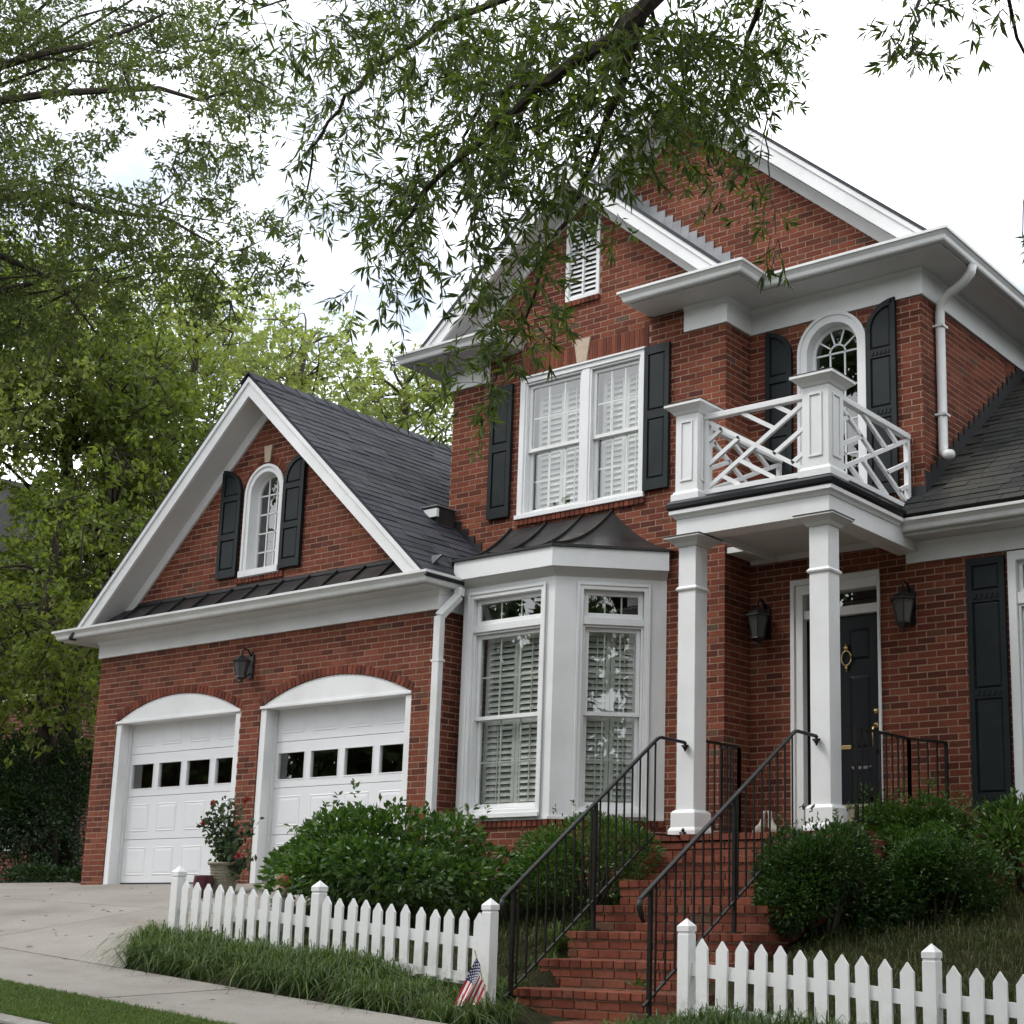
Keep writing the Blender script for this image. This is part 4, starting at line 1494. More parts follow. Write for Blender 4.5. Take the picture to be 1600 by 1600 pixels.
# ================================================================ porch, balcony, steps
XCL, XCR, YC = -7.80, -6.38, 11.215                  # column centres
for x in (XCL, XCR):
    col = MB().lathe([(0.098, 0.92), (0.098, 3.42)], (x, YC, 0), square=True).build('porch_column', M['white'], house, bevel=0.004)
    MB().lathe([(0.150, ZP), (0.150, ZP + 0.035), (0.140, ZP + 0.06), (0.132, ZP + 0.065), (0.132, ZP + 0.195), (0.118, ZP + 0.215), (0.1, ZP + 0.225), (0.05, ZP + 0.226)], (x, YC, 0), square=True).build('base', M['white'], col)
    MB().lathe([(0.099, 2.965), (0.112, 2.97), (0.118, 2.985), (0.106, 3.0), (0.099, 3.01)], (x, YC, 0), square=True).build('collar', M['white'], col)
    MB().lathe([(0.099, 3.385), (0.115, 3.39), (0.135, 3.42), (0.185, 3.455), (0.20, 3.46), (0.20, 3.474), (0.05, 3.475)], (x, YC, 0), square=True).build('capital', M['soffit'], col)
    MB().lathe([(0.205, 3.4755), (0.205, 3.484), (0.05, 3.4845)], (x, YC, 0), square=True).build('cap_flashing', M['flash_black'], col)
PX0, PX1, PY0 = -7.915, -6.262, 11.10
bm_ = MB()
bm_.box(PX0, PX1, PY0, PY0 + 0.23, 3.486, 3.70).box(PX0, PX0 + 0.04, PY0 + 0.231, YR - 0.002, 3.60, 3.70).box(PX1 - 0.22, PX1, PY0 + 0.231, YR - 0.002, 3.486, 3.70)
beam = bm_.build('porch_beam', M['white'], house)
MB().sweep([(0.001, 3.655), (0.012, 3.66), (0.028, 3.685), (0.05, 3.695), (0.055, 3.70), (0.055, 3.735), (0.001, 3.735)], [(PX0, YR - 0.004), (PX0, PY0), (PX1, PY0), (PX1, YR - 0.42)]).build('cornice', M['white'], beam)
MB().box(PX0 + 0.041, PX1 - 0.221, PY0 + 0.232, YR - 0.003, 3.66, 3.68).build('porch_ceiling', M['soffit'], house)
MB().sweep([(0.001, 3.60), (0.015, 3.60), (0.03, 3.625), (0.045, 3.658), (0.001, 3.658)], [(XMR + 0.02, YR - 0.001), (PX1 - 0.2, YR - 0.001)]).build('ceiling_moulding', M['soffit'], beam)
MB().box(XMR + 0.012, PX0 - 0.002, YM + 0.02, YR - 0.003, 3.64, 3.70).build('ceiling_filler', M['soffit'], beam)
dk = MB()
prof = [(0.0, 3.7365), (0.058, 3.7365), (0.074, 3.76), (0.074, 3.80), (0.055, 3.825), (0.0, 3.832)]
dk.sweep(prof, [(PX0, YR - 0.006), (PX0, PY0), (PX1, PY0), (PX1, YR - 0.006)])
dk.add([(PX0, PY0, 3.832), (PX1, PY0, 3.832), (PX1, YR - 0.006, 3.845), (PX0, YR - 0.006, 3.845)], [(0, 1, 2, 3)])
deck = dk.build('balcony_deck', M['membrane'], house)

# balcony railing: panelled posts with caps, fretwork panels
bal = MB().lathe([(0.138, 3.91), (0.138, 4.70)], (XCR, YC, 0), square=True).build('balcony_railing', M['white'], house, bevel=0.004)


def newel(x, half=False):
    if half is False and x != XCR:
        MB().lathe([(0.128, 3.91), (0.128, 4.70)], (x, YC, 0), square=True).build('post', M['white'], bal, bevel=0.004)
    r = 0.138 if x == XCR else 0.128
    MB().lathe([(r + 0.03, 3.834), (r + 0.03, 3.895), (r + 0.018, 3.905), (r + 0.01, 3.925), (r - 0.01, 3.93)], (x, YC, 0), square=True).build('post_base', M['white'], bal)
    MB().lathe([(r + 0.001, 4.685), (r + 0.012, 4.69), (r + 0.03, 4.715), (r + 0.075, 4.755), (r + 0.085, 4.76), (r + 0.085, 4.785), (0.02, 4.805)], (x, YC, 0), square=True).build('post_cap', M['white'], bal)
    MB().lathe([(r + 0.088, 4.7855), (r + 0.088, 4.792), (0.015, 4.812)], (x, YC, 0), square=True).build('cap_flashing', M['flash_black'], bal)
    for f in (Frame((x, YC - r), (1, 0), (0, -1)), Frame((x + r, YC), (0, 1), (1, 0))):
        mb = MB()
        fring(mb, f, rect(-0.072, 0.072, 4.02, 4.62), rect(-0.052, 0.052, 4.04, 4.60), 0.0005, 0.012)
        mb.build('post_panel', M['white'], bal, bevel=0.003)


newel(XCL); newel(XCR)


def fretwork(a, b, zb, zt):
    """a panel of crossing bars between two points (x, y)"""
    A, B = Vector((a[0], a[1], 0)), Vector((b[0], b[1], 0))
    d = (B - A).normalized()
    nrm = Vector((d.y, -d.x, 0))
    P = lambda u, v: A + (B - A) * u + Vector((0, 0, zb + 0.05 + (zt - zb - 0.10) * v))
    st = 0.042
    L = (B - A).length
    for za, z1 in ((zb, zb + 0.05), (zt - 0.055, zt)):
        mb = MB(); mb.bar(A + Vector((0, 0, (za + z1) / 2)), B + Vector((0, 0, (za + z1) / 2)), 0.07, z1 - za); mb.build('rail', M['white'], bal, bevel=0.004)
    for q, s in ((A, 1), (B, -1)):
        mb = MB(); c = q + d * (0.026 * s); mb.bar(c + Vector((0, 0, zb + 0.05)), c + Vector((0, 0, zt - 0.055)), 0.05, 0.05, nrm); mb.build('stile', M['white'], bal)
    lines = [((0, 1), (1, 0)), ((0, 0), (1, 1))]
    for u in (0.36, 0.68): lines.append(((u, 1), (0.5 + u / 2, 0.5 + u / 2)))
    for v in (0.32, 0.66): lines.append(((0, v), ((1 - v) / 2, (1 + v) / 2)))
    for u in (0.34, 0.68): lines.append(((u, 0), (u / 2, u / 2)))
    for v in (0.32, 0.66): lines.append(((1, v), (1 - v / 2, v / 2)))
    for i, (p, q) in enumerate(lines):
        mb = MB(); mb.bar(P(*p), P(*q), 0.040, 0.032 + 0.002 * (i == 1), nrm); mb.build('fret_bar', M['white'], bal)


fretwork((XCL + 0.13, YC + 0.0), (XCR - 0.14, YC + 0.0), 3.885, 4.685)
fretwork((XCR + 0.045, YC + 0.14), (XCR + 0.045, YR - 0.03), 3.905, 4.70)
fretwork((XCL - 0.02, YC + 0.13), (XCL - 0.02, YR - 0.03), 3.905, 4.70)

# ---- brick porch platform and steps
RISER, RUN, NSTEP = 0.211, 0.343, 8
XSL, XSR = -7.92, -6.20
SC = RISER / 3
steps = empty('brick_steps', (-6.95, 9.8, -0.9))
tag(steps, 'flight of red brick steps climbing to the front porch between iron railings', 'steps')
core = MB()
core.box(XMR + 0.04, -5.98, 11.05, YR - 0.02, -0.5, ZP - 0.07)
ys = [11.0 - RUN * i for i in range(NSTEP + 1)]      # nosing line of tread i
for i in range(1, NSTEP + 1):
    w = 0.14 if i >= 7 else 0.0
    core.box(XSL - w + 0.02, XSR + w - 0.02, ys[i] + 0.03, ys[i - 1] + 0.05, -1.7, ZP - RISER * i - 0.01)
core.build('mortar_core', M['mortar'], steps)
SB = {}


def step_brick(c, l, d, h, rest=None):
    key = (round(l, 3), round(d, 3), round(h, 3))
    if key not in SB:
        mb = MB().box(-l / 2, l / 2, -d / 2, d / 2, -h / 2, h / 2)
        me = bpy.data.meshes.new('brick')
        me.from_pydata(mb.v, [], mb.f)
        bm = bmesh.new(); bm.from_mesh(me)
        bmesh.ops.bevel(bm, geom=bm.edges[:], offset=0.003, segments=1, affect='EDGES')
        bm.to_mesh(me); bm.free()
        me.materials.append(M['step_brick'])
        SB[key] = me
    if rest is None:
        return mesh_obj('brick', SB[key], None, steps, c)
    rest.append((key, c))


rest_b = []
nb = 0
for i in range(0, NSTEP + 1):
    w = 0.14 if i >= 7 else 0.0
    xl, xr = XSL - w, XSR + w
    if i == 0: xl, xr = XMR + 0.03, -5.96
    z = ZP - RISER * i
    y = ys[i]
    n = int((xr - xl) / 0.1016)
    m = (xr - xl) / n
    for k in range(n):                                # tread headers, nosing 12 mm out
        c = (xl + (k + 0.5) * m, y + 0.095 + random.uniform(-0.002, 0.002), z - 0.031 + random.uniform(-0.002, 0.001))
        step_brick(c, m - 0.009, 0.19, 0.057, None if 0 < i < 8 else rest_b)
    if i > 0 or True:
        n2 = int((xr - xl) / 0.2032)
        m2 = (xr - xl) / n2
        for k in range(n2):                           # second row of the tread, against the next riser
            c = (xl + (k + 0.5) * m2, y + 0.27, z - 0.032 + random.uniform(-0.002, 0.001))
            step_brick(c, m2 - 0.009, 0.14, 0.055, rest_b)
        for r in range(2 if i < NSTEP else 1):        # two courses of riser below this tread
            zz = z - SC * (r + 1) - SC / 2
            off = (m2 / 2 if (r + i) % 2 else 0)
            for k in range(n2 + (1 if off else 0)):
                a = max(xl, xl + k * m2 - off); b = min(xr, xl + (k + 1) * m2 - off)
                if b - a < 0.05: continue
                step_brick(((a + b) / 2, y + 0.016 + 0.045 + random.uniform(-0.0015, 0.0015), zz), b - a - 0.009, 0.09, 0.058, None if (0 <= i < 8) else rest_b)
for k in range(1, 24):                                # brick along the open sides of the flight and the platform
    zz = ZP - SC * k - SC / 2
    i = k // 3
    if i <= NSTEP:
        for side, sx in ((XSL - (0.14 if i >= 7 else 0), -1), (XSR + (0.14 if i >= 7 else 0), 1)):
            y = ys[i] + 0.11 + (0.1 if k % 2 else 0.0)
            yend = 11.0 if i < 7 else ys[6] + 0.1
            if k % 2: step_brick((side - sx * 0.045, ys[i] + 0.155, zz), 0.09, 0.085, 0.058, rest_b)
            while y < yend:
                step_brick((side - sx * 0.045, y + 0.1, zz), 0.09, 0.192, 0.058, rest_b)
                y += 0.2032
    if k < 15:
        for a, b in ((XMR + 0.03, XSL - 0.01), (XSR + 0.01, -5.96)):
            x = a + (0.1 if k % 2 else 0)
            if k % 2: step_brick((a + 0.045, 11.0 + 0.06, zz), 0.09, 0.09, 0.058, rest_b)
            while x < b - 0.03:
                q = min(b, x + 0.2)
                step_brick(((x + q) / 2, 11.0 + 0.06, zz), round(q - x - 0.009, 3), 0.09, 0.058, rest_b)
                x = q
        for j in range(9):
            step_brick((-5.96 - 0.045, 11.12 + j * 0.2032 + (0.1 if k % 2 else 0), zz), 0.09, 0.194, 0.058, rest_b)
mb = MB()
for (l, d, h), c in rest_b: mb.box(c[0] - l / 2, c[0] + l / 2, c[1] - d / 2, c[1] + d / 2, c[2] - h / 2, c[2] + h / 2)
ob = mb.build('brickwork', M['step_brick'], steps, fix=False)
ob['kind'] = 'stuff'


# ---- iron railings of the steps
def stair_rail(x, label, ytop, ybot, ztop, zbot, side):
    root = empty('stair_railing', (x, ybot, zbot - 0.9))
    tag(root, label, 'handrail', 'iron railings of the front steps')
    sl = (ztop - zbot) / (ytop - ybot)
    Z = lambda y: zbot + (y - ybot) * sl
    mb = MB()
    P = [(x, ybot - 0.05, Z(ybot) - 0.036), (x, ytop, ztop), (x, ytop + 0.05, ztop + 0.022), (x, YC - 0.14, ztop + 0.012)]
    for a, b in zip(P[:-1], P[1:]): mb.bar(a, b, 0.036, 0.026, (0, 0, 1))
    mb.build('top_rail', M['iron'], root, bevel=0.006)
    mb = MB()                                         # down-turned end of the rail
    mb.tube([(x, ybot - 0.045, Z(ybot) - 0.03), (x, ybot - 0.052, Z(ybot) - 0.09), (x, ybot - 0.02, Z(ybot) - 0.16), (x, ybot, Z(ybot) - 0.19)], [0.019, 0.024, 0.017, 0.012], 8)
    mb.build('volute', M['iron'], root, smooth=True)
    ydn, yup = ybot + 0.05, ytop - 0.02
    zlo = lambda y: Z(y) - 0.80 - (y - ybot) * 0.012
    mb = MB()
    mb.bar((x, ydn - 0.04, zlo(ydn)), (x, yup, zlo(yup)), 0.022, 0.014, (0, 0, 1))
    mb.bar((x, yup, zlo(yup)), (x, YC - 0.16, zlo(yup)), 0.020, 0.013, (0, 0, 1))
    mb.build('bottom_rail', M['iron'], root)
    for y, zb in ((ybot + 0.08, ZP - RISER * 7), (9.80, ZP - RISER * 4)):
        mb = MB().box(x - 0.0145, x + 0.0145, y - 0.0145, y + 0.0145, zb, Z(y) - 0.012)
        mb.build('post', M['iron'], root)
        MB().lathe([(0.045, 0), (0.045, 0.006), (0.02, 0.01)], (x, y, zb), square=True).build('post_foot', M['iron'], root)
    n = 17
    for k in range(1, n + 1):
        y = ybot + 0.03 + (yup - ybot - 0.03) * k / n
        if abs(y - 9.80) < 0.045: continue
        mb = MB().box(x - 0.0062, x + 0.0062, y - 0.0062, y + 0.0062, zlo(y), Z(y) - 0.01)
        mb.build('baluster', M['iron'], root)
    for zc, yy in ((ztop - 0.02, YC - 0.13), (zlo(yup) + 0.03, YC - 0.15)):   # fleur-shaped wall brackets
        mb = MB()
        mb.lathe([(0.006, -0.05), (0.014, -0.03), (0.03, -0.01), (0.012, 0.012), (0.02, 0.028), (0.0, 0.05)], (x, yy, zc), 6)
        mb.bar((x - 0.035, yy, zc + 0.002), (x + 0.035, yy, zc + 0.002), 0.016, 0.018)
        mb.tube([(x, yy, zc), (x, YC - 0.10, zc)], 0.007, 6)
        mb.build('bracket', M['iron'], root)
    return root


stair_rail(-7.78, 'black iron handrail on the left of the steps, ending beside the white fence post', 10.65, 8.73, 1.523, 0.138, -1)
stair_rail(-6.40, 'black iron handrail on the right of the steps, in front of the boxwoods', 10.70, 8.63, 1.500, 0.135, 1)


# ---- porch guard rails behind the columns
def guard(label, pts, z0, z1, step=0.105):
    root = empty('porch_railing', (pts[0][0], pts[0][1], ZP))
    tag(root, label, 'railing', 'iron railings of the porch')
    for a, b in zip(pts[:-1], pts[1:]):
        A, B = Vector((a[0], a[1], 0)), Vector((b[0], b[1], 0))
        MB().bar(A + Vector((0, 0, z1)), B + Vector((0, 0, z1)), 0.036, 0.022).build('top_rail', M['iron'], root)
        MB().bar(A + Vector((0, 0, z0)), B + Vector((0, 0, z0)), 0.022, 0.014).build('bottom_rail', M['iron'], root)
        n = max(2, int((B - A).length / step))
        for k in range(n + 1):
            p = A.lerp(B, k / n)
            r = 0.014 if k in (0, n) else 0.0065
            MB().box(p.x - r, p.x + r, p.y - r, p.y + r, ZP if r > 0.01 else z0, z1 - 0.008).build('post' if r > 0.01 else 'baluster', M['iron'], root)


guard('black iron porch railing left of the door, behind the left column', [(-7.98, 11.32), (-7.98, 12.30), (-8.19, 12.30)], 0.80, 1.62)
guard('black iron porch railing right of the door, behind the right column', [(-6.15, 11.33), (-6.15, 12.35), (-5.99, 12.80)], 0.80, 1.60)
# ================================================================ ground, paving, fence
def zf(x):
    """level along the fence line; the street falls to the right"""
    return -0.677 - 0.074 * (max(-40, min(30, x)) + 5.9)


def sstep(a, b, x):
    t = max(0.0, min(1.0, (x - a) / (b - a)))
    return t * t * (3 - 2 * t)


def ground(x, y):
    base = zf(x)
    walk = base - 0.14 - 0.02 * (7.5 - min(7.5, max(y, 5.3)))
    if y <= 7.5:
        return walk if y > 5.24 else walk - 0.15 - 0.012 * min(4, 5.24 - y) * 0.3
    drive = (base - 0.14) + (ZG - 0.012 - base + 0.14) * min(1.0, (y - 7.5) / 3.7)
    zb = 0.32 - 0.11 * sstep(-8.5, -5.5, x) - 0.05 * max(0, min(20, x + 5.5))
    if y < 8.4: yard = base - 0.14 + 0.14 * (y - 7.5) / 0.9
    else: yard = base + (zb - base) * sstep(8.0, 12.6, y) * 1.0
    edge = -10.72 - 0.85 * max(0.0, min(1.0, (y - 7.5) / 0.9))
    t = sstep(edge - 0.12, edge + 0.12, x)
    z = drive * (1 - t) + yard * t
    if -7.78 < x < -6.3 and y < 10.9: z = min(z, base - 0.2)
    elif -7.95 < x < -6.15 and y < 8.4: z = min(z, base - 0.15)
    if -8.7 < x < -5.5 and 7.5 < y < 11.0:
        tread = ZP - RISER * math.ceil((11.0 - y) / RUN) - 0.10
        w = sstep(-8.7, -8.15, x) * (1 - sstep(-5.95, -5.5, x))
        z = z + (min(z, max(tread, base - 0.15)) - z) * w
    if y > 11.4 and x < -17.3: z = ZG + 0.02 + 0.04 * (y - 11.4)
    return z


def axis(a, b, fine0, fine1, f, c):
    L = []
    x = a
    while x < b:
        L.append(x)
        x += f if fine0 - 1e-6 <= x < fine1 else c
    L.append(b)
    return L


def paved(x, y):
    if y < 7.52: return not (5.38 < y < 6.28 and x > -12.4)
    edge = -10.72 - 0.85 * max(0.0, min(1.0, (y - 7.5) / 0.9))
    return -19.6 < x < edge and y < 11.6


gx = axis(-90, 70, -21, 1, 0.22, 3.0)
gy = axis(-45, 95, 4.6, 13.6, 0.15, 2.8)
V = np.array([(x, y, ground(x, y) - (0.035 if paved(x, y) else 0.0) + (0.0 if paved(x, y) else random.uniform(-0.008, 0.012))) for y in gy for x in gx])
nx_ = len(gx)
Fq = np.array([(j * nx_ + i, j * nx_ + i + 1, (j + 1) * nx_ + i + 1, (j + 1) * nx_ + i) for j in range(len(gy) - 1) for i in range(nx_ - 1)])
tag(mesh_obj('ground', np_mesh('ground', V, Fq, M['soil'], True), None), kind='structure')


def slab(name, poly_fn, us, vs, mat, parent, lift=0.0, th=0.12):
    """sheet with thickness over a (u, v) grid mapped to (x, y)"""
    mb = MB()
    nu, nv = len(us), len(vs)
    for z_off in (lift, lift - th):
        for v in vs:
            for u in us:
                x, y = poly_fn(u, v)
                mb.v.append((x, y, ground(x, y) + z_off))
    N = nu * nv
    for j in range(nv - 1):
        for i in range(nu - 1):
            mb.f.append((j * nu + i, j * nu + i + 1, (j + 1) * nu + i + 1, (j + 1) * nu + i))
    for i in range(nu - 1):
        mb.f.append((i, N + i, N + i + 1, i + 1))
        k = (nv - 1) * nu
        mb.f.append((k + i, k + i + 1, N + k + i + 1, N + k + i))
    for j in range(nv - 1):
        mb.f.append((j * nu, (j + 1) * nu, N + (j + 1) * nu, N + j * nu))
        k = nu - 1
        mb.f.append((j * nu + k, N + j * nu + k, N + (j + 1) * nu + k, (j + 1) * nu + k))
    return mb.build(name, mat, parent, smooth=False)


lin = lambda a, b, n: [a + (b - a) * i / n for i in range(n + 1)]
walk = tag(empty('pavement', (-8, 6.9, -0.8)), kind='structure')
x = -26.0
while x < 9:
    x1 = x + 1.52
    slab('slab', lambda u, v: (u, v), lin(x + 0.006, x1 - 0.006, 3), lin(6.3, 7.488, 3), M['concrete'], walk, random.uniform(-0.004, 0.004))
    x = x1
drv = tag(empty('driveway', (-14, 9.4, 0.0)), kind='structure')


def edge_x(y):
    return -10.72 - 0.85 * max(0.0, min(1.0, (y - 7.5) / 0.9)) - 0.02


for xa, xb in ((-19.6, -16.25), (-16.238, -13.05), (-13.038, None)):
    for ya, yb in ((7.512, 9.42), (9.432, YG - 0.012)):
        def mp(u, v, xa=xa, xb=xb):
            b = xb if xb is not None else edge_x(v)
            return xa + (b - xa) * u, v
        slab('slab', mp, lin(0, 1, 6), lin(ya, yb, 10), M['concrete'], drv)
slab('slab', lambda u, v: (u, v), lin(-19.6, -17.25, 4), lin(YG + 0.0, 11.55, 2), M['concrete'], drv)
slab('slab', lambda u, v: (u, v), lin(-20.6, -12.45, 10), lin(5.3, 6.288, 4), M['concrete'], drv)
for a, b in GDO:                                      # garage sill
    slab('slab', lambda u, v: (u, v), lin(a, b, 3), lin(YG - 0.010, YG + 0.5, 2), M['concrete'], drv, 0.004)
MB().box(XGL + 0.2, XGR - 0.2, YG + 0.4, 17.8, ZG - 0.1, ZG - 0.002).build('garage_floor', M['concrete'], drv)

kb = tag(empty('kerb', (-8, 5.3, -0.9)), kind='structure')
x = -26.0
while x < 9:
    us = lin(x + 0.004, x + 1.82, 3)
    mb = MB()
    for u in us:
        z = zf(u) - 0.14 - 0.02 * 2.2
        for yy, dz in ((5.37, -0.2), (5.37, 0.012), (5.355, 0.02), (5.26, 0.02), (5.235, 0.008), (5.22, -0.03), (5.215, -0.2)):
            mb.v.append((u, yy, z + dz))
    for i in range(3):
        for k in range(6): mb.f.append((i * 7 + k, i * 7 + k + 1, (i + 1) * 7 + k + 1, (i + 1) * 7 + k))
    mb.f.append(tuple(range(7))); mb.f.append(tuple(range(21, 28))[::-1])
    mb.build('kerbstone', M['kerb'], kb)
    x += 1.824
Vr = np.array([(x, y, zf(x) - 0.14 - 0.044 - 0.135 + 0.02 * (1 - abs(y - 1.6) / 3.6)) for y in lin(-3.0, 5.213, 6) for x in lin(-60, 40, 50)])
Fr = np.array([(j * 51 + i, j * 51 + i + 1, (j + 1) * 51 + i + 1, (j + 1) * 51 + i) for j in range(6) for i in range(50)])
tag(mesh_obj('road', np_mesh('road', Vr, Fr, M['asphalt']), None), kind='structure')

# ---- white picket fence
YFN = 8.42
PT = lambda x: 0.385 - 0.0745 * (x + 11.36)            # top of the post caps


def picket_fence(label, posts, ends, pitch=0.1505):
    root = empty('picket_fence', (posts[0], YFN, zf(posts[0])))
    tag(root, label, 'fence', 'white picket fence along the front yard')
    for x in posts:
        zb, zt = zf(x) - 0.25, PT(x)
        lean = random.uniform(-0.004, 0.004)
        p = MB().lathe([(0.0455, zb), (0.0455, zt - 0.105)], (x, YFN, 0), square=True).build('post', M['fence'], root, bevel=0.003)
        MB().lathe([(0.041, zt - 0.105), (0.041, zt - 0.088), (0.0475, zt - 0.087), (0.0475, zt - 0.052), (0.0, zt)], (x, YFN, 0), square=True).build('post_cap', M['fence'], p)
    a, b = ends
    for dz, h in ((-0.335, 0.085), (-0.60, 0.085)):
        nodes = ([a] if a < posts[0] else []) + posts + ([b] if b > posts[-1] else [])
        for xa, xb in zip(nodes[:-1], nodes[1:]):
            if xb - xa < 0.1: continue
            A, B = Vector((xa + 0.046, YFN + 0.012, PT(xa) + dz)), Vector((xb - 0.046, YFN + 0.012, PT(xb) + dz))
            MB().bar(A, B, 0.03, h).build('rail', M['fence'], root)
    x = a
    while x < b:
        if all(abs(x - q) > 0.085 for q in posts):
            zt = PT(x) - 0.118 + random.uniform(-0.010, 0.006)
            zb = zf(x) + 0.035
            w = 0.044 + random.uniform(-0.002, 0.002)
            yy = YFN - 0.026 + random.uniform(-0.003, 0.002)
            tilt = random.uniform(-0.011, 0.011)
            mb = MB().prism([(x - w, yy, zb), (x + w, yy, zb), (x + w + tilt, yy, zt - 0.062), (x + tilt, yy, zt), (x - w + tilt, yy, zt - 0.062)], (0, 0.022, 0))
            mb.build('picket', M['fence'], root)
        x += pitch + random.uniform(-0.004, 0.004)


picket_fence('low white picket fence left of the steps, running to the driveway', [-11.36, -9.53, -7.66], (-11.36 + 0.135, -7.70))
picket_fence('low white picket fence right of the steps, in front of the boxwoods', [-5.88, -4.07, -2.25], (-5.88 + 0.14, -1.6))


# ---- wall lanterns
def lantern(label, c, wall_y, s=1.0):
    root = empty('wall_lantern', (c.x, wall_y, c.z))
    tag(root, label, 'lantern', 'black wall lanterns')
    L = lambda prof, name, mat, n=6: MB().lathe([(r * s, z * s) for r, z in prof], c, n).build(name, mat, root)
    L([(0.0, 0.205), (0.012, 0.195), (0.018, 0.18), (0.008, 0.165), (0.02, 0.15), (0.03, 0.14), (0.075, 0.118), (0.115, 0.082), (0.132, 0.076), (0.132, 0.066), (0.02, 0.064)], 'roof', M['lantern'])
    L([(0.105, 0.064), (0.062, -0.135), (0.0, -0.136)], 'glass_cage', M['lampglass'])
    mb = MB()
    for k in range(6):
        t = 2 * math.pi * k / 6
        a, b = c + Vector((math.cos(t) * 0.107, math.sin(t) * 0.107, 0.064)) * s, c + Vector((math.cos(t) * 0.064, math.sin(t) * 0.064, -0.136)) * s
        mb.tube([a, b], 0.006 * s, 5)
    mb.build('cage_bars', M['lantern'], root)
    L([(0.072, -0.136), (0.076, -0.15), (0.05, -0.168), (0.025, -0.185), (0.03, -0.2), (0.012, -0.22), (0.0, -0.235)], 'finial', M['lantern'])
    mb = MB()
    mb.tube([c + Vector((0, 0, 0.20)) * s, c + Vector((0, 0.03, 0.24)) * s, c + Vector((0, 0.09, 0.235)) * s, Vector((c.x, wall_y - 0.02, c.z + 0.16 * s))], 0.011 * s, 8)
    mb.build('arm', M['lantern'], root, smooth=True)
    mb = MB()
    mb.tube([c + Vector((0, 0.02, -0.16)) * s, c + Vector((0, 0.07, -0.15)) * s, Vector((c.x, wall_y - 0.02, c.z - 0.08 * s))], 0.010 * s, 8)
    mb.build('arm', M['lantern'], root, smooth=True)
    MB().prism([(c.x - 0.05 * s, wall_y - 0.002, c.z - 0.14 * s), (c.x + 0.05 * s, wall_y - 0.002, c.z - 0.14 * s), (c.x + 0.055 * s, wall_y - 0.002, c.z + 0.16 * s), (c.x, wall_y - 0.002, c.z + 0.22 * s), (c.x - 0.055 * s, wall_y - 0.002, c.z + 0.16 * s)], (0, -0.02, 0)).build('back_plate', M['lantern'], root)


lantern('dark wall lantern on the brick between the two garage doors', atY(377, 1041, 11.15), YG, 0.88)
lantern('black wall lantern on the brick left of the front door', atY(1184, 974, 12.70), YR, 1.08)
lantern('black wall lantern on the brick right of the front door', atY(1411, 949, 12.70), YR, 1.08)

# ---- things on the porch
for i, (px, py) in enumerate(((1187, 1282), (1209, 1283))):
    c = atY(px, 1290, 12.3); c.z = ZP
    root = empty('stone_ornament', c)
    tag(root, ('left' if i == 0 else 'right') + ' one of two small pale stone birds on the porch floor', 'ornament', 'pale stone birds on the porch')
    MB().lathe([(0.06, 0.0), (0.065, 0.02), (0.05, 0.05), (0.0, 0.051)], c, 12).build('plinth', M['caststone'], root)
    mb = MB()
    s = 1 if i == 0 else -1
    mb.tube([c + Vector((-0.08 * s, 0, 0.08)), c + Vector((-0.05 * s, 0, 0.085)), c + Vector((0, 0, 0.10)), c + Vector((0.03 * s, 0, 0.15)), c + Vector((0.04 * s, 0, 0.22)), c + Vector((0.042 * s, 0, 0.265)), c + Vector((0.07 * s, 0, 0.28))], [0.010, 0.035, 0.052, 0.036, 0.020, 0.024, 0.005], 10)
    mb.build('body', M['caststone'], root, smooth=True)
pc = atY(1352, 1285, 12.2); pc.z = ZP
root = empty('planter_box', pc)
tag(root, 'tan planter with a small green plant behind the right porch railing', 'planter')
MB().lathe([(0.13, 0.0), (0.16, 0.26), (0.17, 0.265), (0.17, 0.29), (0.14, 0.29), (0.135, 0.25), (0.0, 0.25)], pc, square=True).build('box', M['basket'], root)
PORCH_PLANT = (root, pc + Vector((0.02, 0, 0.34)))
mat_c = MB().box(-7.55, -6.75, 12.35, 12.80, ZP + 0.001, ZP + 0.014).build('door_mat', M['litter'], None, loc=(-7.15, 12.6, ZP))
tag(mat_c, 'dark door mat lying in front of the black front door', 'door mat')

# ---- garden figurine and flag
c = atY(440, 1392, 9.05); c.z = ground(c.x, c.y)
root = empty('garden_figurine', c)
tag(root, 'small painted figurine with reddish brown head behind the left picket fence', 'figurine')
hz = atY(440, 1374, 9.05).z - c.z
MB().lathe([(0.075, 0.0), (0.085, 0.05), (0.07, hz * 0.45), (0.055, hz * 0.68), (0.0, hz * 0.7)], c, 12).build('body', M['flash_grey'], root, smooth=True)
MB().lathe([(0.0, hz * 0.66), (0.04, hz * 0.68), (0.06, hz * 0.80), (0.055, hz * 0.92), (0.0, hz * 0.98)], c, 12).build('head', M['keystone'], root, smooth=True)
MB().lathe([(0.064, hz * 0.86), (0.068, hz * 0.92), (0.055, hz * 1.05), (0.0, hz * 1.10)], c + Vector((0, 0.012, 0)), 12).build('cap', M['terracotta'], root, smooth=True)

fb = atY(757, 1580, 8.06); fb.z = ground(fb.x, fb.y)
root = empty('small_flag', fb)
tag(root, 'small stars and stripes flag drooping on a stick beside the steps', 'flag')
tip, low = atY(743, 1490, 8.06), atY(758, 1545, 8.06)
MB().tube([fb - Vector((0, 0, 0.05)), low, tip, tip + (tip - low) * 0.1], 0.005, 6).build('stick', M['wood'], root)
nu, nv = 16, 13
C00, C01, C10, C11 = (744, 1497), (757.5, 1540), (707, 1573), (744, 1570)


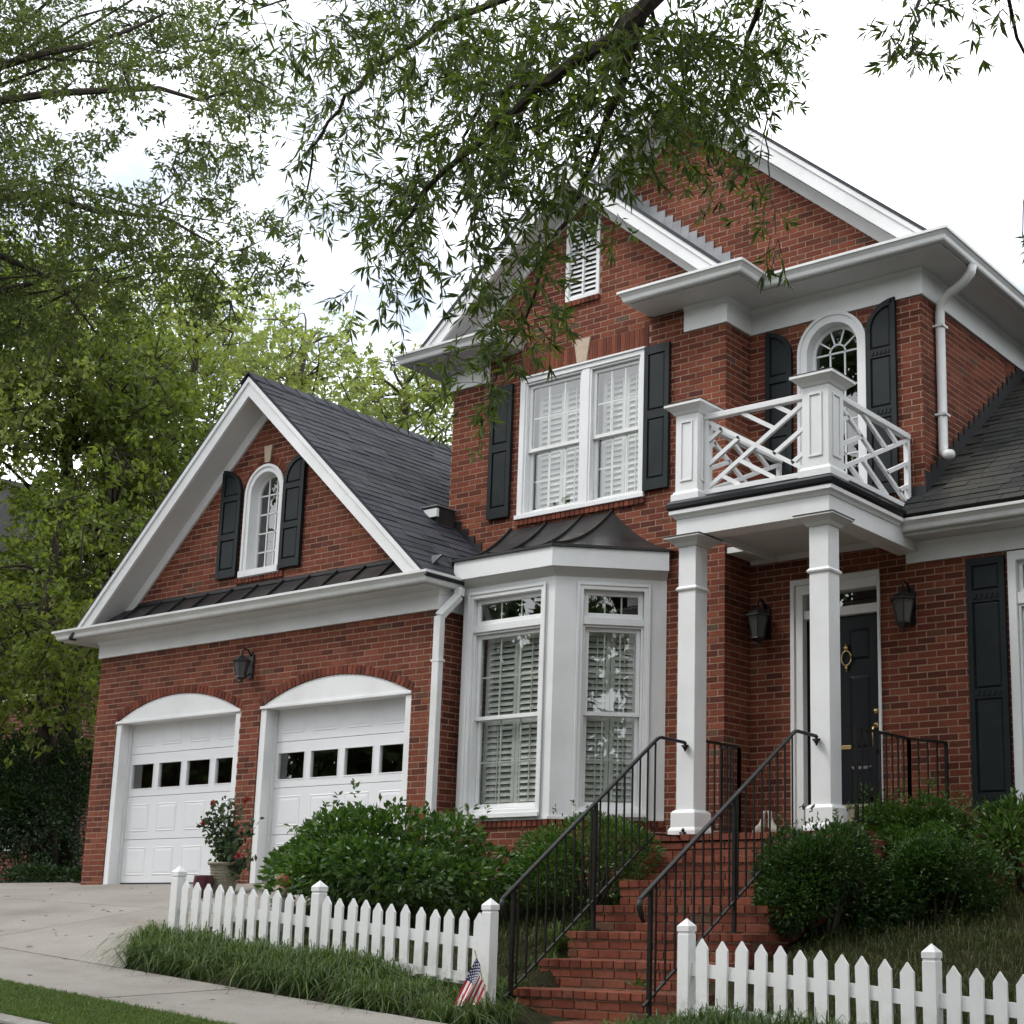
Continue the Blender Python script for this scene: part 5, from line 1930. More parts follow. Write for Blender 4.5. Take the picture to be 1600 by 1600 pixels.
def cloth(u, v):
    a = (C00[0] + (C01[0] - C00[0]) * v, C00[1] + (C01[1] - C00[1]) * v)
    b = (C10[0] + (C11[0] - C10[0]) * v, C10[1] + (C11[1] - C10[1]) * v)
    px, py = a[0] + (b[0] - a[0]) * u, a[1] + (b[1] - a[1]) * u + 10 * math.sin(u * 3.1) * v * (1 - u) * 0
    fold = 0.020 * math.sin(v * 8.0 + u * 2.0) * (0.3 + u)
    return atY(px + 3 * math.sin(v * 7), py, 8.05 + fold)


parts = {'flag_red': MB(), 'flag_white': MB(), 'flag_blue': MB()}
for j in range(nv):
    for i in range(nu):
        v0, v1, u0, u1 = j / nv, (j + 1) / nv, i / nu, (i + 1) / nu
        m = 'flag_blue' if (j < 7 and i < 7) else ('flag_red' if j % 2 == 0 else 'flag_white')
        parts[m].add([cloth(u0, v0), cloth(u1, v0), cloth(u1, v1), cloth(u0, v1)], [(0, 1, 2, 3)])
stars = MB()
for r in range(9):
    for q in range(6 if r % 2 == 0 else 5):
        u, v = (0.035 + q * 0.07 + (0.035 if r % 2 else 0)), 7 / 13 * (r + 0.7) / 9.4
        cpt = cloth(u, v) + Vector((0, -0.003, 0))
        pts = []
        for k in range(10):
            t = math.pi / 2 + 2 * math.pi * k / 10
            rr = 0.0075 if k % 2 == 0 else 0.003
            pts.append(cpt + Vector((rr * math.cos(t), 0, rr * math.sin(t))))
        stars.add(pts, [tuple(range(10))])
parts['flag_red'].build('red_stripes', M['flag_red'], root, fix=False)
parts['flag_white'].build('white_stripes', M['flag_white'], root, fix=False)
parts['flag_blue'].build('canton', M['flag_blue'], root, fix=False)
stars.build('stars', M['flag_white'], root, fix=False)
# ================================================================ vegetation
def unit(a):
    return a / np.maximum(1e-9, np.linalg.norm(a, axis=1, keepdims=True))


def leaves(c, d, length, width, fold=0.25, nrm=None):
    """folded diamond leaves: c base points, d axes"""
    n = len(c)
    d = unit(d)
    if nrm is None: nrm = RNG.normal(size=(n, 3)) + np.array([0, 0, 0.8])
    side = unit(np.cross(d, nrm))
    up = np.cross(side, d)
    L = np.broadcast_to(np.asarray(length, float), (n,))[:, None]
    W = np.broadcast_to(np.asarray(width, float), (n,))[:, None]
    v = np.empty((n, 4, 3))
    v[:, 0] = c
    v[:, 1] = c + d * L * 0.48 + side * W * 0.5 + up * W * fold
    v[:, 2] = c + d * L - up * L * 0.06
    v[:, 3] = c + d * L * 0.48 - side * W * 0.5 + up * W * fold
    b = np.arange(n)[:, None] * 4
    f = np.concatenate([b + np.array([[0, 1, 2]]), b + np.array([[0, 2, 3]])], 1).reshape(-1, 3)
    return v.reshape(-1, 3), f


class Foliage:
    def __init__(s): s.v, s.f, s.n = [], [], 0

    def add(s, v, f):
        s.v.append(v); s.f.append(f + s.n); s.n += len(v)

    def build(s, name, mat, parent=None):
        me = np_mesh(name, np.concatenate(s.v), np.concatenate(s.f), mat)
        o = bpy.data.objects.new(name, me)
        COL.objects.link(o)
        if parent: setp(o, parent)
        return o


def in_ball(n, shell=0.0):
    p = unit(RNG.normal(size=(n, 3)))
    r = RNG.uniform(shell ** 3, 1, size=(n, 1)) ** (1 / 3)
    return p * r


def shrub(name, label, cat, c, rad, n, L, W, mat, lumps=14, lump_r=0.34, base_z=None, group=None, seed=0):
    """dense bush: leafy lumps over an inner mass, with stems"""
    rs = np.random.default_rng(seed)
    c = np.array(c, float); rad = np.array(rad, float)
    root = empty(name, (c[0], c[1], c[2] - rad[2] if base_z is None else base_z))
    tag(root, label, cat, group)
    fo = Foliage()
    lc = unit(rs.normal(size=(lumps, 3))); lc[:, 2] = np.abs(lc[:, 2]) * 1.1 - 0.45
    lc = lc * rs.uniform(0.55, 0.80, size=(lumps, 1))
    k = rs.integers(0, lumps + 1, n)
    p = unit(rs.normal(size=(n, 3)))
    rr = rs.uniform(0.70, 1.0, size=(n, 1)) ** 0.7
    ctr = np.vstack([lc, np.zeros((1, 3))])[k]
    sz = np.where(k[:, None] == lumps, 0.80, lump_r * (0.8 + 0.5 * rs.random((lumps + 1, 1))[k]))
    q = ctr + p * rr * sz
    q[:, 2] = np.maximum(q[:, 2], -0.98)
    pos = c + q * rad
    # skip leaves deep inside
    out = unit(q + 0.25 * p)
    d = unit(out * 0.75 + p * 0.6 + rs.normal(size=(n, 3)) * 0.55 + np.array([0, 0, 0.35]))
    v, f = leaves(pos, d, L * rs.uniform(0.7, 1.25, n), W * rs.uniform(0.75, 1.2, n), 0.18, out + rs.normal(size=(n, 3)) * 0.5 + np.array([0, 0, 0.6]))
    fo.add(v, f)
    m = max(8, n // 700)                              # stray shoots standing out of the outline
    a = unit(rs.normal(size=(m, 3)) + np.array([0, 0, 0.7]))
    for i in range(m):
        s0 = c + a[i] * rad * rs.uniform(0.80, 0.95)
        dr = unit((a[i] * 0.6 + np.array([0, 0, 0.8]) + rs.normal(size=3) * 0.3)[None])[0]
        ln = rs.uniform(1.0, 2.2) * L
        k_ = 9
        t = np.linspace(0.1, 1, k_)[:, None]
        v, f = leaves(s0 + dr * ln * t, dr * 0.5 + rs.normal(size=(k_, 3)) * 0.7, L * rs.uniform(0.7, 1.1, k_), W * rs.uniform(0.7, 1.0, k_), 0.15)
        fo.add(v, f)
    fo.build('foliage', M[mat], root)
    st = MB()
    zb = root.location.z
    for i in range(9):
        t = 2 * math.pi * i / 9 + rs.random()
        e = c + np.array([math.cos(t) * rad[0] * 0.6, math.sin(t) * rad[1] * 0.6, rs.uniform(-0.1, 0.5) * rad[2]])
        st.tube([(c[0] + 0.05 * math.cos(t), c[1] + 0.05 * math.sin(t), zb - 0.05), tuple((np.array([c[0], c[1], zb]) + e) / 2 + np.array([0, 0, 0.1])), tuple(e)], [0.018, 0.013, 0.005], 5)
    st.build('stem', M['bark'], root)
    return root


def P3(px, py, Y, dz=0):
    p = atY(px, py, Y)
    return (p.x, p.y, p.z + dz)


# shrubs left of the steps
c = P3(607, 1348, 9.95)
shrub('laurel_shrub', 'large spreading glossy laurel shrub behind the left picket fence', 'shrub', c, (1.42, 1.0, 0.72), 12500, 0.082, 0.042, 'leaf_laurel', 26, 0.30, seed=3, base_z=ground(c[0], c[1]))
c = P3(918, 1352, 10.55)
shrub('boxwood_shrub', 'bright leafy bush seen through the left stair railing under the bay window', 'shrub', c, (0.80, 0.60, 0.60), 15000, 0.042, 0.018, 'leaf_box', 16, 0.34, seed=5, base_z=ground(c[0], c[1]))
# boxwoods right of the steps
for label, px, py, Y, rad, sd, mt_ in (('clipped round boxwood right of the door, topmost of the three', 1452, 1306, 12.05, (0.74, 0.60, 0.52), 7, 'leaf_box'),
                                  ('tall dark boxwood directly beside the right stair railing', 1288, 1378, 10.55, (0.66, 0.58, 0.66), 8, 'leaf_dark'),
                                  ('rounded boxwood in front of the clipped one, right of the tall dark bush', 1462, 1390, 11.2, (0.66, 0.56, 0.58), 9, 'leaf_dark')):
    c = P3(px, py, Y)
    shrub('boxwood_shrub', label, 'shrub', c, rad, 24000, 0.040, 0.018, mt_, 18, 0.32, group='boxwoods in the front bed', seed=sd, base_z=ground(c[0], c[1]) - 0.05)
c = P3(1606, 1315, 12.3)
shrub('laurel_shrub', 'leafy laurel shrub at the right edge under the wing window', 'shrub', c, (0.48, 0.42, 0.46), 2200, 0.085, 0.032, 'leaf_laurel', 10, 0.4, seed=10, base_z=ground(c[0], c[1]))
root, pc = PORCH_PLANT
fo = Foliage()
n = 160
d = in_ball(n) + np.array([0, 0, 0.6])
v, f = leaves(np.array(pc) + in_ball(n) * np.array([0.10, 0.10, 0.10]), d, 0.09, 0.03)
fo.add(v, f); fo.build('plant', M['leaf_rose'], root)

# potted roses by the garage
pc = atY(349, 1391, 10.35); pc.z = ground(pc.x, pc.y)
root = empty('potted_rose', pc)
tag(root, 'red flowering plant in a ribbed tan pot between the garage doors', 'potted plant')
ph = 0.33
prof = [(0.10, 0.0), (0.105, 0.02)]
for k in range(9):
    z = 0.03 + k * 0.03
    prof += [(0.108 + 0.05 * z / ph, z), (0.117 + 0.05 * z / ph, z + 0.012), (0.108 + 0.05 * (z + 0.02) / ph, z + 0.024)]
prof += [(0.178, 0.305), (0.182, ph), (0.155, ph), (0.15, 0.29), (0.0, 0.285)]
MB().lathe(prof, pc, 22).build('pot', M['basket'], root, smooth=True)
fo = Foliage(); st = MB(); fl_ = Foliage()
rs = np.random.default_rng(21)
tips = [(-0.30, 0.62), (-0.24, 0.42), (-0.12, 0.50), (0.0, 0.56), (0.10, 0.66), (0.18, 0.62), (0.24, 0.44), (0.30, 0.20), (-0.16, 0.24), (0.12, 0.34), (-0.32, 0.20), (0.02, 0.30), (0.33, 0.02), (0.22, -0.1)]
for tx, tz in tips:
    a = np.array(pc) + np.array([0, 0, 0.28]); b = np.array(pc) + np.array([tx, rs.uniform(-0.2, 0.2), 0.30 + tz])
    m_ = (a + b) / 2 + np.array([tx * 0.1, 0, 0.08])
    st.tube([tuple(a), tuple(m_), tuple(b)], [0.008, 0.006, 0.004], 5)
    for t in np.linspace(0.25, 1.0, 9):
        q = (1 - t) ** 2 * a + 2 * t * (1 - t) * m_ + t * t * b
        n = 7
        v, f = leaves(np.repeat(q[None], n, 0) + rs.normal(size=(n, 3)) * 0.035, rs.normal(size=(n, 3)) + np.array([0, 0, 0.3]), rs.uniform(0.05, 0.085, n), rs.uniform(0.035, 0.05, n), 0.15)
        fo.add(v, f)
fo.build('foliage', M['leaf_rose'], root)
st.build('stem', M['bark'], root)
for q in ((-0.33, 0.05, 0.96), (-0.16, -0.18, 0.74), (0.16, 0.1, 0.98), (0.34, -0.1, 0.38)):
    n = 26
    c0 = np.array(pc) + np.array(q)
    d = unit(in_ball(n) + np.array([-0.2, -0.5, 0.4]))
    v, f = leaves(c0 + in_ball(n) * 0.012, d, RNG.uniform(0.035, 0.055, n), RNG.uniform(0.03, 0.045, n), 0.3)
    o = Foliage(); o.add(v, f); o.build('flower', M['petal'], root)
p2 = atY(316, 1398, 10.1); p2.z = ground(p2.x, p2.y)
root = empty('glazed_pot', p2)
tag(root, 'small plum coloured glazed pot beside the ribbed tan pot', 'pot')
MB().lathe([(0.06, 0), (0.085, 0.05), (0.105, 0.14), (0.095, 0.21), (0.10, 0.23), (0.085, 0.23), (0.08, 0.19), (0.0, 0.18)], p2, 18).build('vessel', M['plum'], root, smooth=True)


# ---- blades of grass
def blades(name, label, cat, mat, pts, hmin, hmax, w, lean=0.5, droop=0.35, per=1, groups=None):
    n = len(pts)
    h = RNG.uniform(hmin, hmax, n)
    a = RNG.uniform(0, 2 * np.pi, n)
    ln = np.abs(RNG.normal(0, lean, n))
    dx = np.stack([np.cos(a), np.sin(a), np.zeros(n)], 1)
    sd = np.stack([-np.sin(a + RNG.normal(0, .6, n)), np.cos(a), np.zeros(n)], 1)
    up = np.array([0, 0, 1.0])
    hh = h[:, None]; l_ = ln[:, None]
    p0 = pts
    p1 = pts + up * hh * 0.62 + dx * hh * l_ * 0.35
    p2 = pts + up * hh * (0.98 - droop * l_) + dx * hh * l_ * 0.95
    p3 = pts + up * hh * (0.95 - droop * 2.2 * l_) + dx * hh * l_ * 1.45
    ww = w * RNG.uniform(0.7, 1.3, n)[:, None]
    v = np.stack([p0 - sd * ww, p0 + sd * ww, p1 - sd * ww * 0.9, p1 + sd * ww * 0.9, p2 - sd * ww * 0.6, p2 + sd * ww * 0.6, p3], 1)
    b = np.arange(n)[:, None] * 7
    f = np.concatenate([b + np.array([[0, 1, 3]]), b + np.array([[0, 3, 2]]), b + np.array([[2, 3, 5]]), b + np.array([[2, 5, 4]]), b + np.array([[4, 5, 6]])], 1).reshape(-1, 3)
    me = np_mesh(name, v.reshape(-1, 3), f, M[mat])
    o = bpy.data.objects.new(name, me); COL.objects.link(o)
    tag(o, label, cat, kind='stuff')
    return o


GV = np.vectorize(ground)


def scatter(n, x0, x1, y0, y1, keep=None):
    x, y = RNG.uniform(x0, x1, n), RNG.uniform(y0, y1, n)
    if keep is not None:
        m = keep(x, y); x, y = x[m], y[m]
    return np.stack([x, y, GV(x, y) - 0.01], 1)


def tufts(n_t, per, x0, x1, y0, y1, r, keep=None):
    c = scatter(n_t, x0, x1, y0, y1, keep)
    p = np.repeat(c, per, 0)
    p[:, :2] += RNG.normal(0, r, (len(p), 2))
    p[:, 2] = GV(p[:, 0], p[:, 1]) - 0.01
    return p


bedL = lambda x, y: (x > -10.74 - 0.85 * (y - 7.5) / 0.9)
blades('liriope', 'arching strappy liriope along the pavement below the left fence', 'ground cover', 'liriope',
       np.concatenate([tufts(330, 40, -11.5, -8.02, 7.58, 8.34, 0.03, bedL), tufts(40, 34, -8.1, -7.3, 7.6, 8.3, 0.03), tufts(16, 34, -11.5, -10.75, 7.6, 8.3, 0.04, bedL), tufts(60, 26, -8.35, -7.98, 7.6, 9.2, 0.035), tufts(14, 20, -8.1, -7.97, 9.0, 10.2, 0.03)]), 0.09, 0.24, 0.0046, 0.85, 0.36)
blades('liriope', 'arching strappy liriope below the right fence, beside the steps', 'ground cover', 'liriope',
       np.concatenate([tufts(190, 38, -6.1, -2.2, 7.6, 8.36, 0.03), tufts(30, 20, -5.95, -5.75, 8.2, 8.7, 0.03)]), 0.09, 0.23, 0.0046, 0.85, 0.36)
blades('verge_grass', 'short mown grass strip between pavement and kerb', 'grass', 'verge', scatter(42000, -12.3, -7.0, 5.40, 6.27), 0.018, 0.045, 0.0022, 0.6, 0.2)
yardL = lambda x, y: (x > -11.3) & ~((x > -7.95) & (y < 11.1))
blades('lawn', 'patchy grass of the front bed left of the steps', 'grass', 'blade', scatter(16000, -11.3, -7.9, 8.5, 11.2, yardL), 0.04, 0.13, 0.003, 0.7, 0.25)
blades('lawn', 'rough grass slope behind the right picket fence', 'grass', 'blade',
       np.concatenate([scatter(17000, -6.0, -1.8, 8.55, 12.7), tufts(150, 14, -5.95, -2.5, 8.6, 11.5, 0.03)]), 0.04, 0.14, 0.003, 0.75, 0.25)
# twigs and leaf litter on the concrete
lt = []
for _ in range(150):
    x, y = random.uniform(-16.5, -8.0), random.uniform(6.35, 10.8)
    if paved(x, y): lt.append((x, y, ground(x, y) + 0.004))
lt = np.array(lt)
v, f = leaves(lt, RNG.normal(size=lt.shape) * np.array([1, 1, 0.08]), RNG.uniform(0.03, 0.085, len(lt)), RNG.uniform(0.012, 0.03, len(lt)), 0.1, np.tile([0, 0, 1.0], (len(lt), 1)))
o = Foliage(); o.add(v, f); o = o.build('leaf_litter', M['litter'])
tag(o, 'scattered dry leaves on the concrete', 'leaf litter', kind='stuff')


# ---- trees
def clump_leaves(fo, c, r, n, L, W, flat=0.7, hang=0.2, rs=RNG):
    """leaf spray round a centre, denser on sub-twigs"""
    k = max(3, n // 12)
    tw = in_ball(k) * np.array([r, r, r * flat]) + c
    td = unit(tw - c + rs.normal(size=(k, 3)) * r * 0.4 + np.array([0, 0, -hang * r]))
    idx = rs.integers(0, k, n)
    t = rs.uniform(-0.15, 0.32, (n, 1)) * r
    p = tw[idx] + td[idx] * t + rs.normal(size=(n, 3)) * 0.035
    d = unit(td[idx] * 0.8 + rs.normal(size=(n, 3)) * 0.75 + np.array([0, 0, -hang]))
    v, f = leaves(p, d, L * rs.uniform(0.7, 1.25, n), W * rs.uniform(0.7, 1.2, n), 0.12)
    fo.add(v, f)


def limb_path(a, b, sag=0.0, k=6, wob=0.15):
    a, b = np.array(a, float), np.array(b, float)
    L = np.linalg.norm(b - a)
    pts = []
    ph = random.random() * 6
    for i in range(k + 1):
        t = i / k
        p = a + (b - a) * t + np.array([math.sin(ph + t * 4.1), math.cos(ph * 1.3 + t * 3.3), 0.6 * math.sin(ph + t * 5)]) * wob * L * 0.12 * math.sin(math.pi * t)
        p[2] += sag * L * math.sin(math.pi * t)
        pts.append(tuple(p))
    return pts


def tree(name, label, base, forks, clumps, n_per, L, W, mat, r0=0.25, flat=0.75, hang=0.15, group=None, dens=1.0, limb_frac=0.8):
    """trunk from base through fork points, limbs to the clumps [(x, y, z, r)], leaf sprays on each"""
    root = empty(name, base)
    tag(root, label, 'tree', group)
    tr = MB()
    path = [tuple(base)] + [tuple(f) for f in forks]
    tr.tube(path, [r0 * (1 - 0.6 * i / (len(path) - 1)) * (1.25 if i == 0 else 1) for i in range(len(path))], 12)
    tr.build('trunk', M['bark'], root, smooth=True)
    lb = MB(); fo = Foliage()
    fk = [np.array(f) for f in forks]
    for (x, y, z, r) in clumps:
        c = np.array([x, y, z])
        clump_leaves(fo, c, r, int(n_per * dens * (r / 0.8) ** 2), L, W, flat, hang)
        if random.random() < limb_frac:
            s = min(fk, key=lambda q: np.linalg.norm(q - c) + 0.8 * max(0, q[2] - c[2] + 0.5))
            lb.tube(limb_path(s, c, 0.10, 6, 0.5), [max(0.008, r0 * 0.24 * (1 - 0.9 * i / 6)) for i in range(7)], 6)
        for _ in range(3):
            e = c + in_ball(1)[0] * r
            lb.tube(limb_path(c, e, 0.0, 3), [0.014, 0.011, 0.008, 0.004], 4)
    lb.build('limbs', M['bark'], root)['kind'] = 'stuff'
    fo.build('crown', M[mat], root)
    return root


def pxc(lst, depth, spread=1.2, zscale=1.0):
    """clumps given as (photo x, photo y, radius in photo pixels), scattered in depth"""
    out = []
    for px, py, r in lst:
        dpt = depth + random.uniform(-spread, spread)
        p = at(px, py, dpt)
        out.append((p.x, p.y, p.z, r * dpt / FPX))
    return out


# willow oak of the street: its boughs hang into the picture from above
OAK = [(400, 18, 40), (455, 30, 45), (505, 20, 55), (560, 30, 55), (620, 25, 60), (680, 40, 60), (735, 30, 60), (795, 25, 65), (860, 20, 60), (930, 35, 65), (1000, 30, 65), (1070, 25, 65), (1135, 30, 65), (1195, 35, 55), (1228, 80, 28),
       (510, 75, 30), (495, 88, 18), (560, 85, 40), (600, 110, 40), (640, 85, 45), (665, 120, 32), (575, 150, 34), (545, 165, 30), (515, 205, 34), (490, 195, 24), (470, 230, 26), (535, 215, 24), (590, 190, 22), (480, 285, 32), (462, 335, 24), (500, 300, 22),
       (720, 95, 50), (760, 110, 55), (745, 160, 55), (800, 90, 60), (815, 150, 60), (865, 95, 55), (880, 150, 55), (930, 95, 60), (945, 150, 60), (1000, 95, 65), (1010, 160, 60), (1065, 90, 60), (1075, 150, 55), (1125, 95, 55), (1130, 150, 50), (1180, 95, 48), (1175, 140, 36), (1215, 120, 26),
       (700, 200, 50), (745, 215, 55), (800, 205, 60), (850, 210, 55), (900, 205, 55), (950, 210, 50), (1000, 210, 40), (1050, 200, 45), (1085, 215, 38), (660, 245, 42), (700, 265, 52), (640, 285, 40), (600, 290, 36), (580, 315, 40), (625, 325, 44), (670, 315, 46), (715, 320, 42), (560, 335, 26), (600, 360, 34), (640, 375, 36), (680, 360, 34), (595, 400, 24), (590, 440, 22), (560, 452, 18), (650, 400, 26), (620, 450, 10),
       (755, 270, 50), (800, 265, 50), (850, 265, 48), (900, 262, 46), (940, 255, 40), (985, 250, 32), (740, 330, 36), (775, 345, 36), (745, 400, 34), (700, 415, 24), (760, 425, 30),
       (870, 320, 40), (845, 355, 38), (870, 375, 26), (960, 330, 22), (825, 400, 38), (865, 425, 36), (800, 440, 36), (840, 460, 36), (780, 480, 34), (820, 500, 34), (855, 500, 26), (755, 510, 30), (790, 535, 32), (765, 565, 30), (800, 580, 22), (740, 580, 24), (775, 608, 22), (735, 622, 20), (765, 632, 16), (690, 560, 10), (700, 610, 10), (865, 520, 10),
       (1080, 255, 26), (1065, 270, 16), (1120, 205, 26), (1135, 235, 22), (1150, 190, 26), (1165, 240, 18), (1130, 290, 16), (1210, 320, 12), (1190, 330, 9), (1212, 372, 11), (1165, 265, 12), (1195, 200, 20)]
OAK_TR = [(1420, 35, 34), (1408, 62, 24), (1450, 60, 20), (1432, 85, 16), (1520, 2, 26), (1560, 0, 16), (1440, 10, 30), (1597, 368, 9)]


def oak_spray(fo, tw, c, r, dens):
    """drooping twigs with narrow leaves in whorls"""
    n_tw = max(3, int(dens * (r / 0.16) ** 1.8 * 17))
    c = np.array(c)
    for _ in range(n_tw):
        s = c + in_ball(1)[0] * r * 0.85
        d = unit((s - c + np.array([0, 0, -0.35 * r]) + RNG.normal(size=3) * r * 0.5)[None])[0]
        ln = RNG.uniform(0.10, 0.24)
        e = s + d * ln + np.array([0, 0, -0.05])
        tw.tube([tuple(s), tuple((s + e) / 2 + np.array([0, 0, 0.01])), tuple(e)], [0.0028, 0.0022, 0.0014], 3, False)
        n1, n2 = 6, 6
        t = RNG.uniform(0.15, 0.95, (n1, 1))
        p = np.concatenate([s + (e - s) * t, np.repeat(e[None], n2, 0)])
        ax = np.concatenate([np.repeat(d[None], n1, 0) * 0.6 + RNG.normal(size=(n1, 3)) * 0.7, np.repeat(d[None], n2, 0) * 0.75 + RNG.normal(size=(n2, 3)) * 0.6])
        ax[:, 2] -= 0.35
        v, f = leaves(p, ax, RNG.uniform(0.065, 0.12, n1 + n2), RNG.uniform(0.013, 0.023, n1 + n2), 0.2)
        fo.add(v, f)


oak_base = (1.3, 4.9, ground(1.3, 5.6) - 0.1)
oak = empty('willow_oak', oak_base)
tag(oak, 'willow oak whose narrow-leaved boughs hang across the top of the picture', 'tree')
fo = Foliage(); tw = MB(); lb = MB()
OD = lambda px, py: 8.9 + 1.3 * math.sin(px * 0.011 + py * 0.007) - 0.0006 * (px - 900)
cl = []
for px, py, r in OAK + OAK_TR:
    dpt = OD(px, py) + random.uniform(-0.5, 0.5)
    p = at(px, py, dpt)
    cl.append((p.x, p.y, p.z, r * dpt / FPX))
for (px, py, _), (x, y, z, r) in zip(OAK + OAK_TR, cl): oak_spray(fo, tw, (x, y, z), r, 0.5 if (px > 820 and py > 185) else (0.62 if py > 300 or px < 620 else 0.85))
top = at(1250, -330, 8.2)
MB().tube([oak_base, (1.25, 4.95, 0.2), (1.1, 5.1, 2.2), (0.7, 5.3, 3.7), (-0.2, 5.5, 4.9), (-1.4, 5.7, 5.8), tuple(top)], [0.34, 0.27, 0.25, 0.22, 0.17, 0.13, 0.09], 14).build('trunk', M['bark'], oak, smooth=True)


def bough(pix, r0, r1):
    P = [at(px, py, OD(px, py) if d is None else d) for px, py, d in pix]
    Q = []
    for a, b in zip(P[:-1], P[1:]):
        for k in range(4):
            q = a.lerp(b, k / 4)
            Q.append(q + Vector((random.uniform(-1, 1), random.uniform(-1, 1), random.uniform(-1, 1))) * 0.018)
    Q.append(P[-1])
    lb.tube([tuple(q) for q in Q], [r0 + (r1 - r0) * i / (len(Q) - 1) for i in range(len(Q))], 7)


bough([(1250, -330, 8.2), (1130, -120, None), (1010, 5, None), (945, 72, None), (862, 120, None), (800, 175, None), (705, 258, None), (640, 330, None), (600, 400, None)], 0.06, 0.006)
bough([(1010, 5, None), (975, 120, None), (930, 245, None), (892, 325, None), (852, 400, None), (828, 480, None), (785, 560, None), (765, 620, None)], 0.022, 0.004)
bough([(1130, -120, None), (900, -60, None), (700, 35, None), (600, 95, None), (540, 150, None), (490, 230, None), (470, 320, None)], 0.03, 0.005)
bough([(1250, -330, 8.2), (1210, -80, None), (1170, 60, None), (1140, 170, None), (1120, 260, None)], 0.03, 0.004)
bough([(1170, 60, None), (1195, 160, None), (1200, 260, None), (1212, 365, None)], 0.008, 0.003)
bough([(1250, -330, 8.2), (1420, -150, None), (1440, -10, None), (1425, 80, None)], 0.03, 0.004)
bough([(1420, -150, None), (1560, -60, None), (1520, 5, None)], 0.016, 0.004)
bough([(1560, -60, None), (1620, 150, None), (1598, 365, None)], 0.012, 0.003)
bough([(862, 120, None), (760, 150, None), (720, 215, None), (745, 330, None), (750, 415, None)], 0.016, 0.003)
bough([(900, -60, None), (520, -20, None), (400, 15, None)], 0.016, 0.004)
bough([(1010, 5, None), (1070, 110, None), (1080, 250, None)], 0.012, 0.003)
lb.build('boughs', M['bark'], oak)
tw.build('twigs', M['bark'], oak, fix=False)['kind'] = 'stuff'
# the rest of the crown, above and beside the frame
for _ in range(150):
    a = random.uniform(0, 2 * math.pi); rr = 5.6 * math.sqrt(random.random())
    c = np.array([0.6 + rr * math.cos(a) * 1.1, 4.8 + rr * math.sin(a), 6.2 + random.uniform(0, 3.6) * (1 - rr / 7)])
    q = Vector(c)
    x_, y_, z_ = px_of(q) if q.dot(FW) > 0.2 else (-999, -999, 0)
    if z_ > 0 and -60 < x_ < 1700 and y_ > -120: continue
    clump_leaves(fo, c, 0.8, 260, 0.15, 0.034, 0.7, 0.35)
fo.build('crown', M['leaf_oak'], oak)

# oak at the far left, its limbs reaching over the garage
LEFT = [(30, 30, 70), (90, 50, 75), (150, 80, 70), (60, 100, 60), (205, 40, 45), (190, 105, 50), (245, 70, 50), (290, 25, 60), (330, 60, 60), (300, 95, 55), (365, 110, 60), (345, 150, 50), (400, 125, 50), (430, 160, 40), (460, 145, 30), (390, 175, 36), (335, 175, 36), (100, 140, 36), (150, 150, 36), (210, 150, 40), (30, 175, 30),
        (165, 220, 30), (190, 205, 22), (255, 188, 16), (40, 235, 60), (85, 265, 62), (20, 300, 60), (110, 310, 70), (60, 350, 75), (150, 350, 65), (190, 330, 55), (215, 375, 65), (130, 225, 26), (270, 260, 40), (250, 320, 40), (295, 235, 34), (325, 230, 44), (370, 230, 38), (340, 275, 34), (320, 310, 40), (355, 330, 36), (300, 365, 40), (395, 270, 24), (270, 400, 60), (150, 420, 80), (60, 430, 80), (215, 450, 70), (330, 420, 50), (380, 390, 40), (415, 345, 26), (400, 420, 40), (440, 420, 34), (450, 370, 18), (475, 445, 16), (430, 355, 18), (300, 470, 45), (360, 470, 40), (120, 490, 70), (30, 510, 70), (440, 60, 14)]
LEFT += [(x, y, 75) for x in range(-330, -20, 75) for y in range(-60, 520, 80)] + [(x, -70, 70) for x in range(0, 420, 80)]
base = at(-210, 1360, 21.5); base.z = 0.35
fk = [at(-190, 900, 21), at(-160, 560, 20.5), at(-120, 330, 20), at(-80, 150, 20), at(60, 148, 19.5), at(190, 142, 19.2), at(130, 75, 19), at(310, 150, 19.2), at(150, 400, 19.5), at(320, 330, 19.5)]
tree('spreading_oak', 'tall oak at the far left with feathery limbs above the garage', tuple(base), [tuple(f) for f in fk[:4]], pxc(LEFT, 19.6, 1.6), 1750, 0.092, 0.034, 'leaf_grey', 0.14, 0.75, 0.2, dens=1.0, limb_frac=0.12)
lb = MB()
for pix, r0 in (([(-120, 330), (-60, 230), (0, 158), (80, 146), (190, 140), (250, 138), (310, 156), (370, 140)], 0.075), ([(-120, 330), (-40, 160), (0, 103), (60, 85), (130, 72), (200, 48), (260, 20)], 0.075),
                ([(-120, 330), (0, 400), (90, 440), (150, 520)], 0.06), ([(-120, 330), (60, 300), (150, 330), (260, 340), (330, 380)], 0.06), ([(0, 455), (60, 440), (120, 400)], 0.05)):
    P = [at(px, py, 19.4) for px, py in pix]
    lb.tube([tuple(p) for p in P], [r0 * (1 - 0.8 * i / (len(P) - 1)) for i in range(len(P))], 7)
o = lb.build('limb', M['bark'], bpy.data.objects['spreading_oak'])


def region_clumps(pred, x0, x1, y0, y1, n, depth, r, spread=1.5):
    out = []
    while len(out) < n:
        px, py = random.uniform(x0, x1), random.uniform(y0, y1)
        if pred(px, py): out.append((px, py, r * random.uniform(0.7, 1.25)))
    return pxc(out, depth, spread)


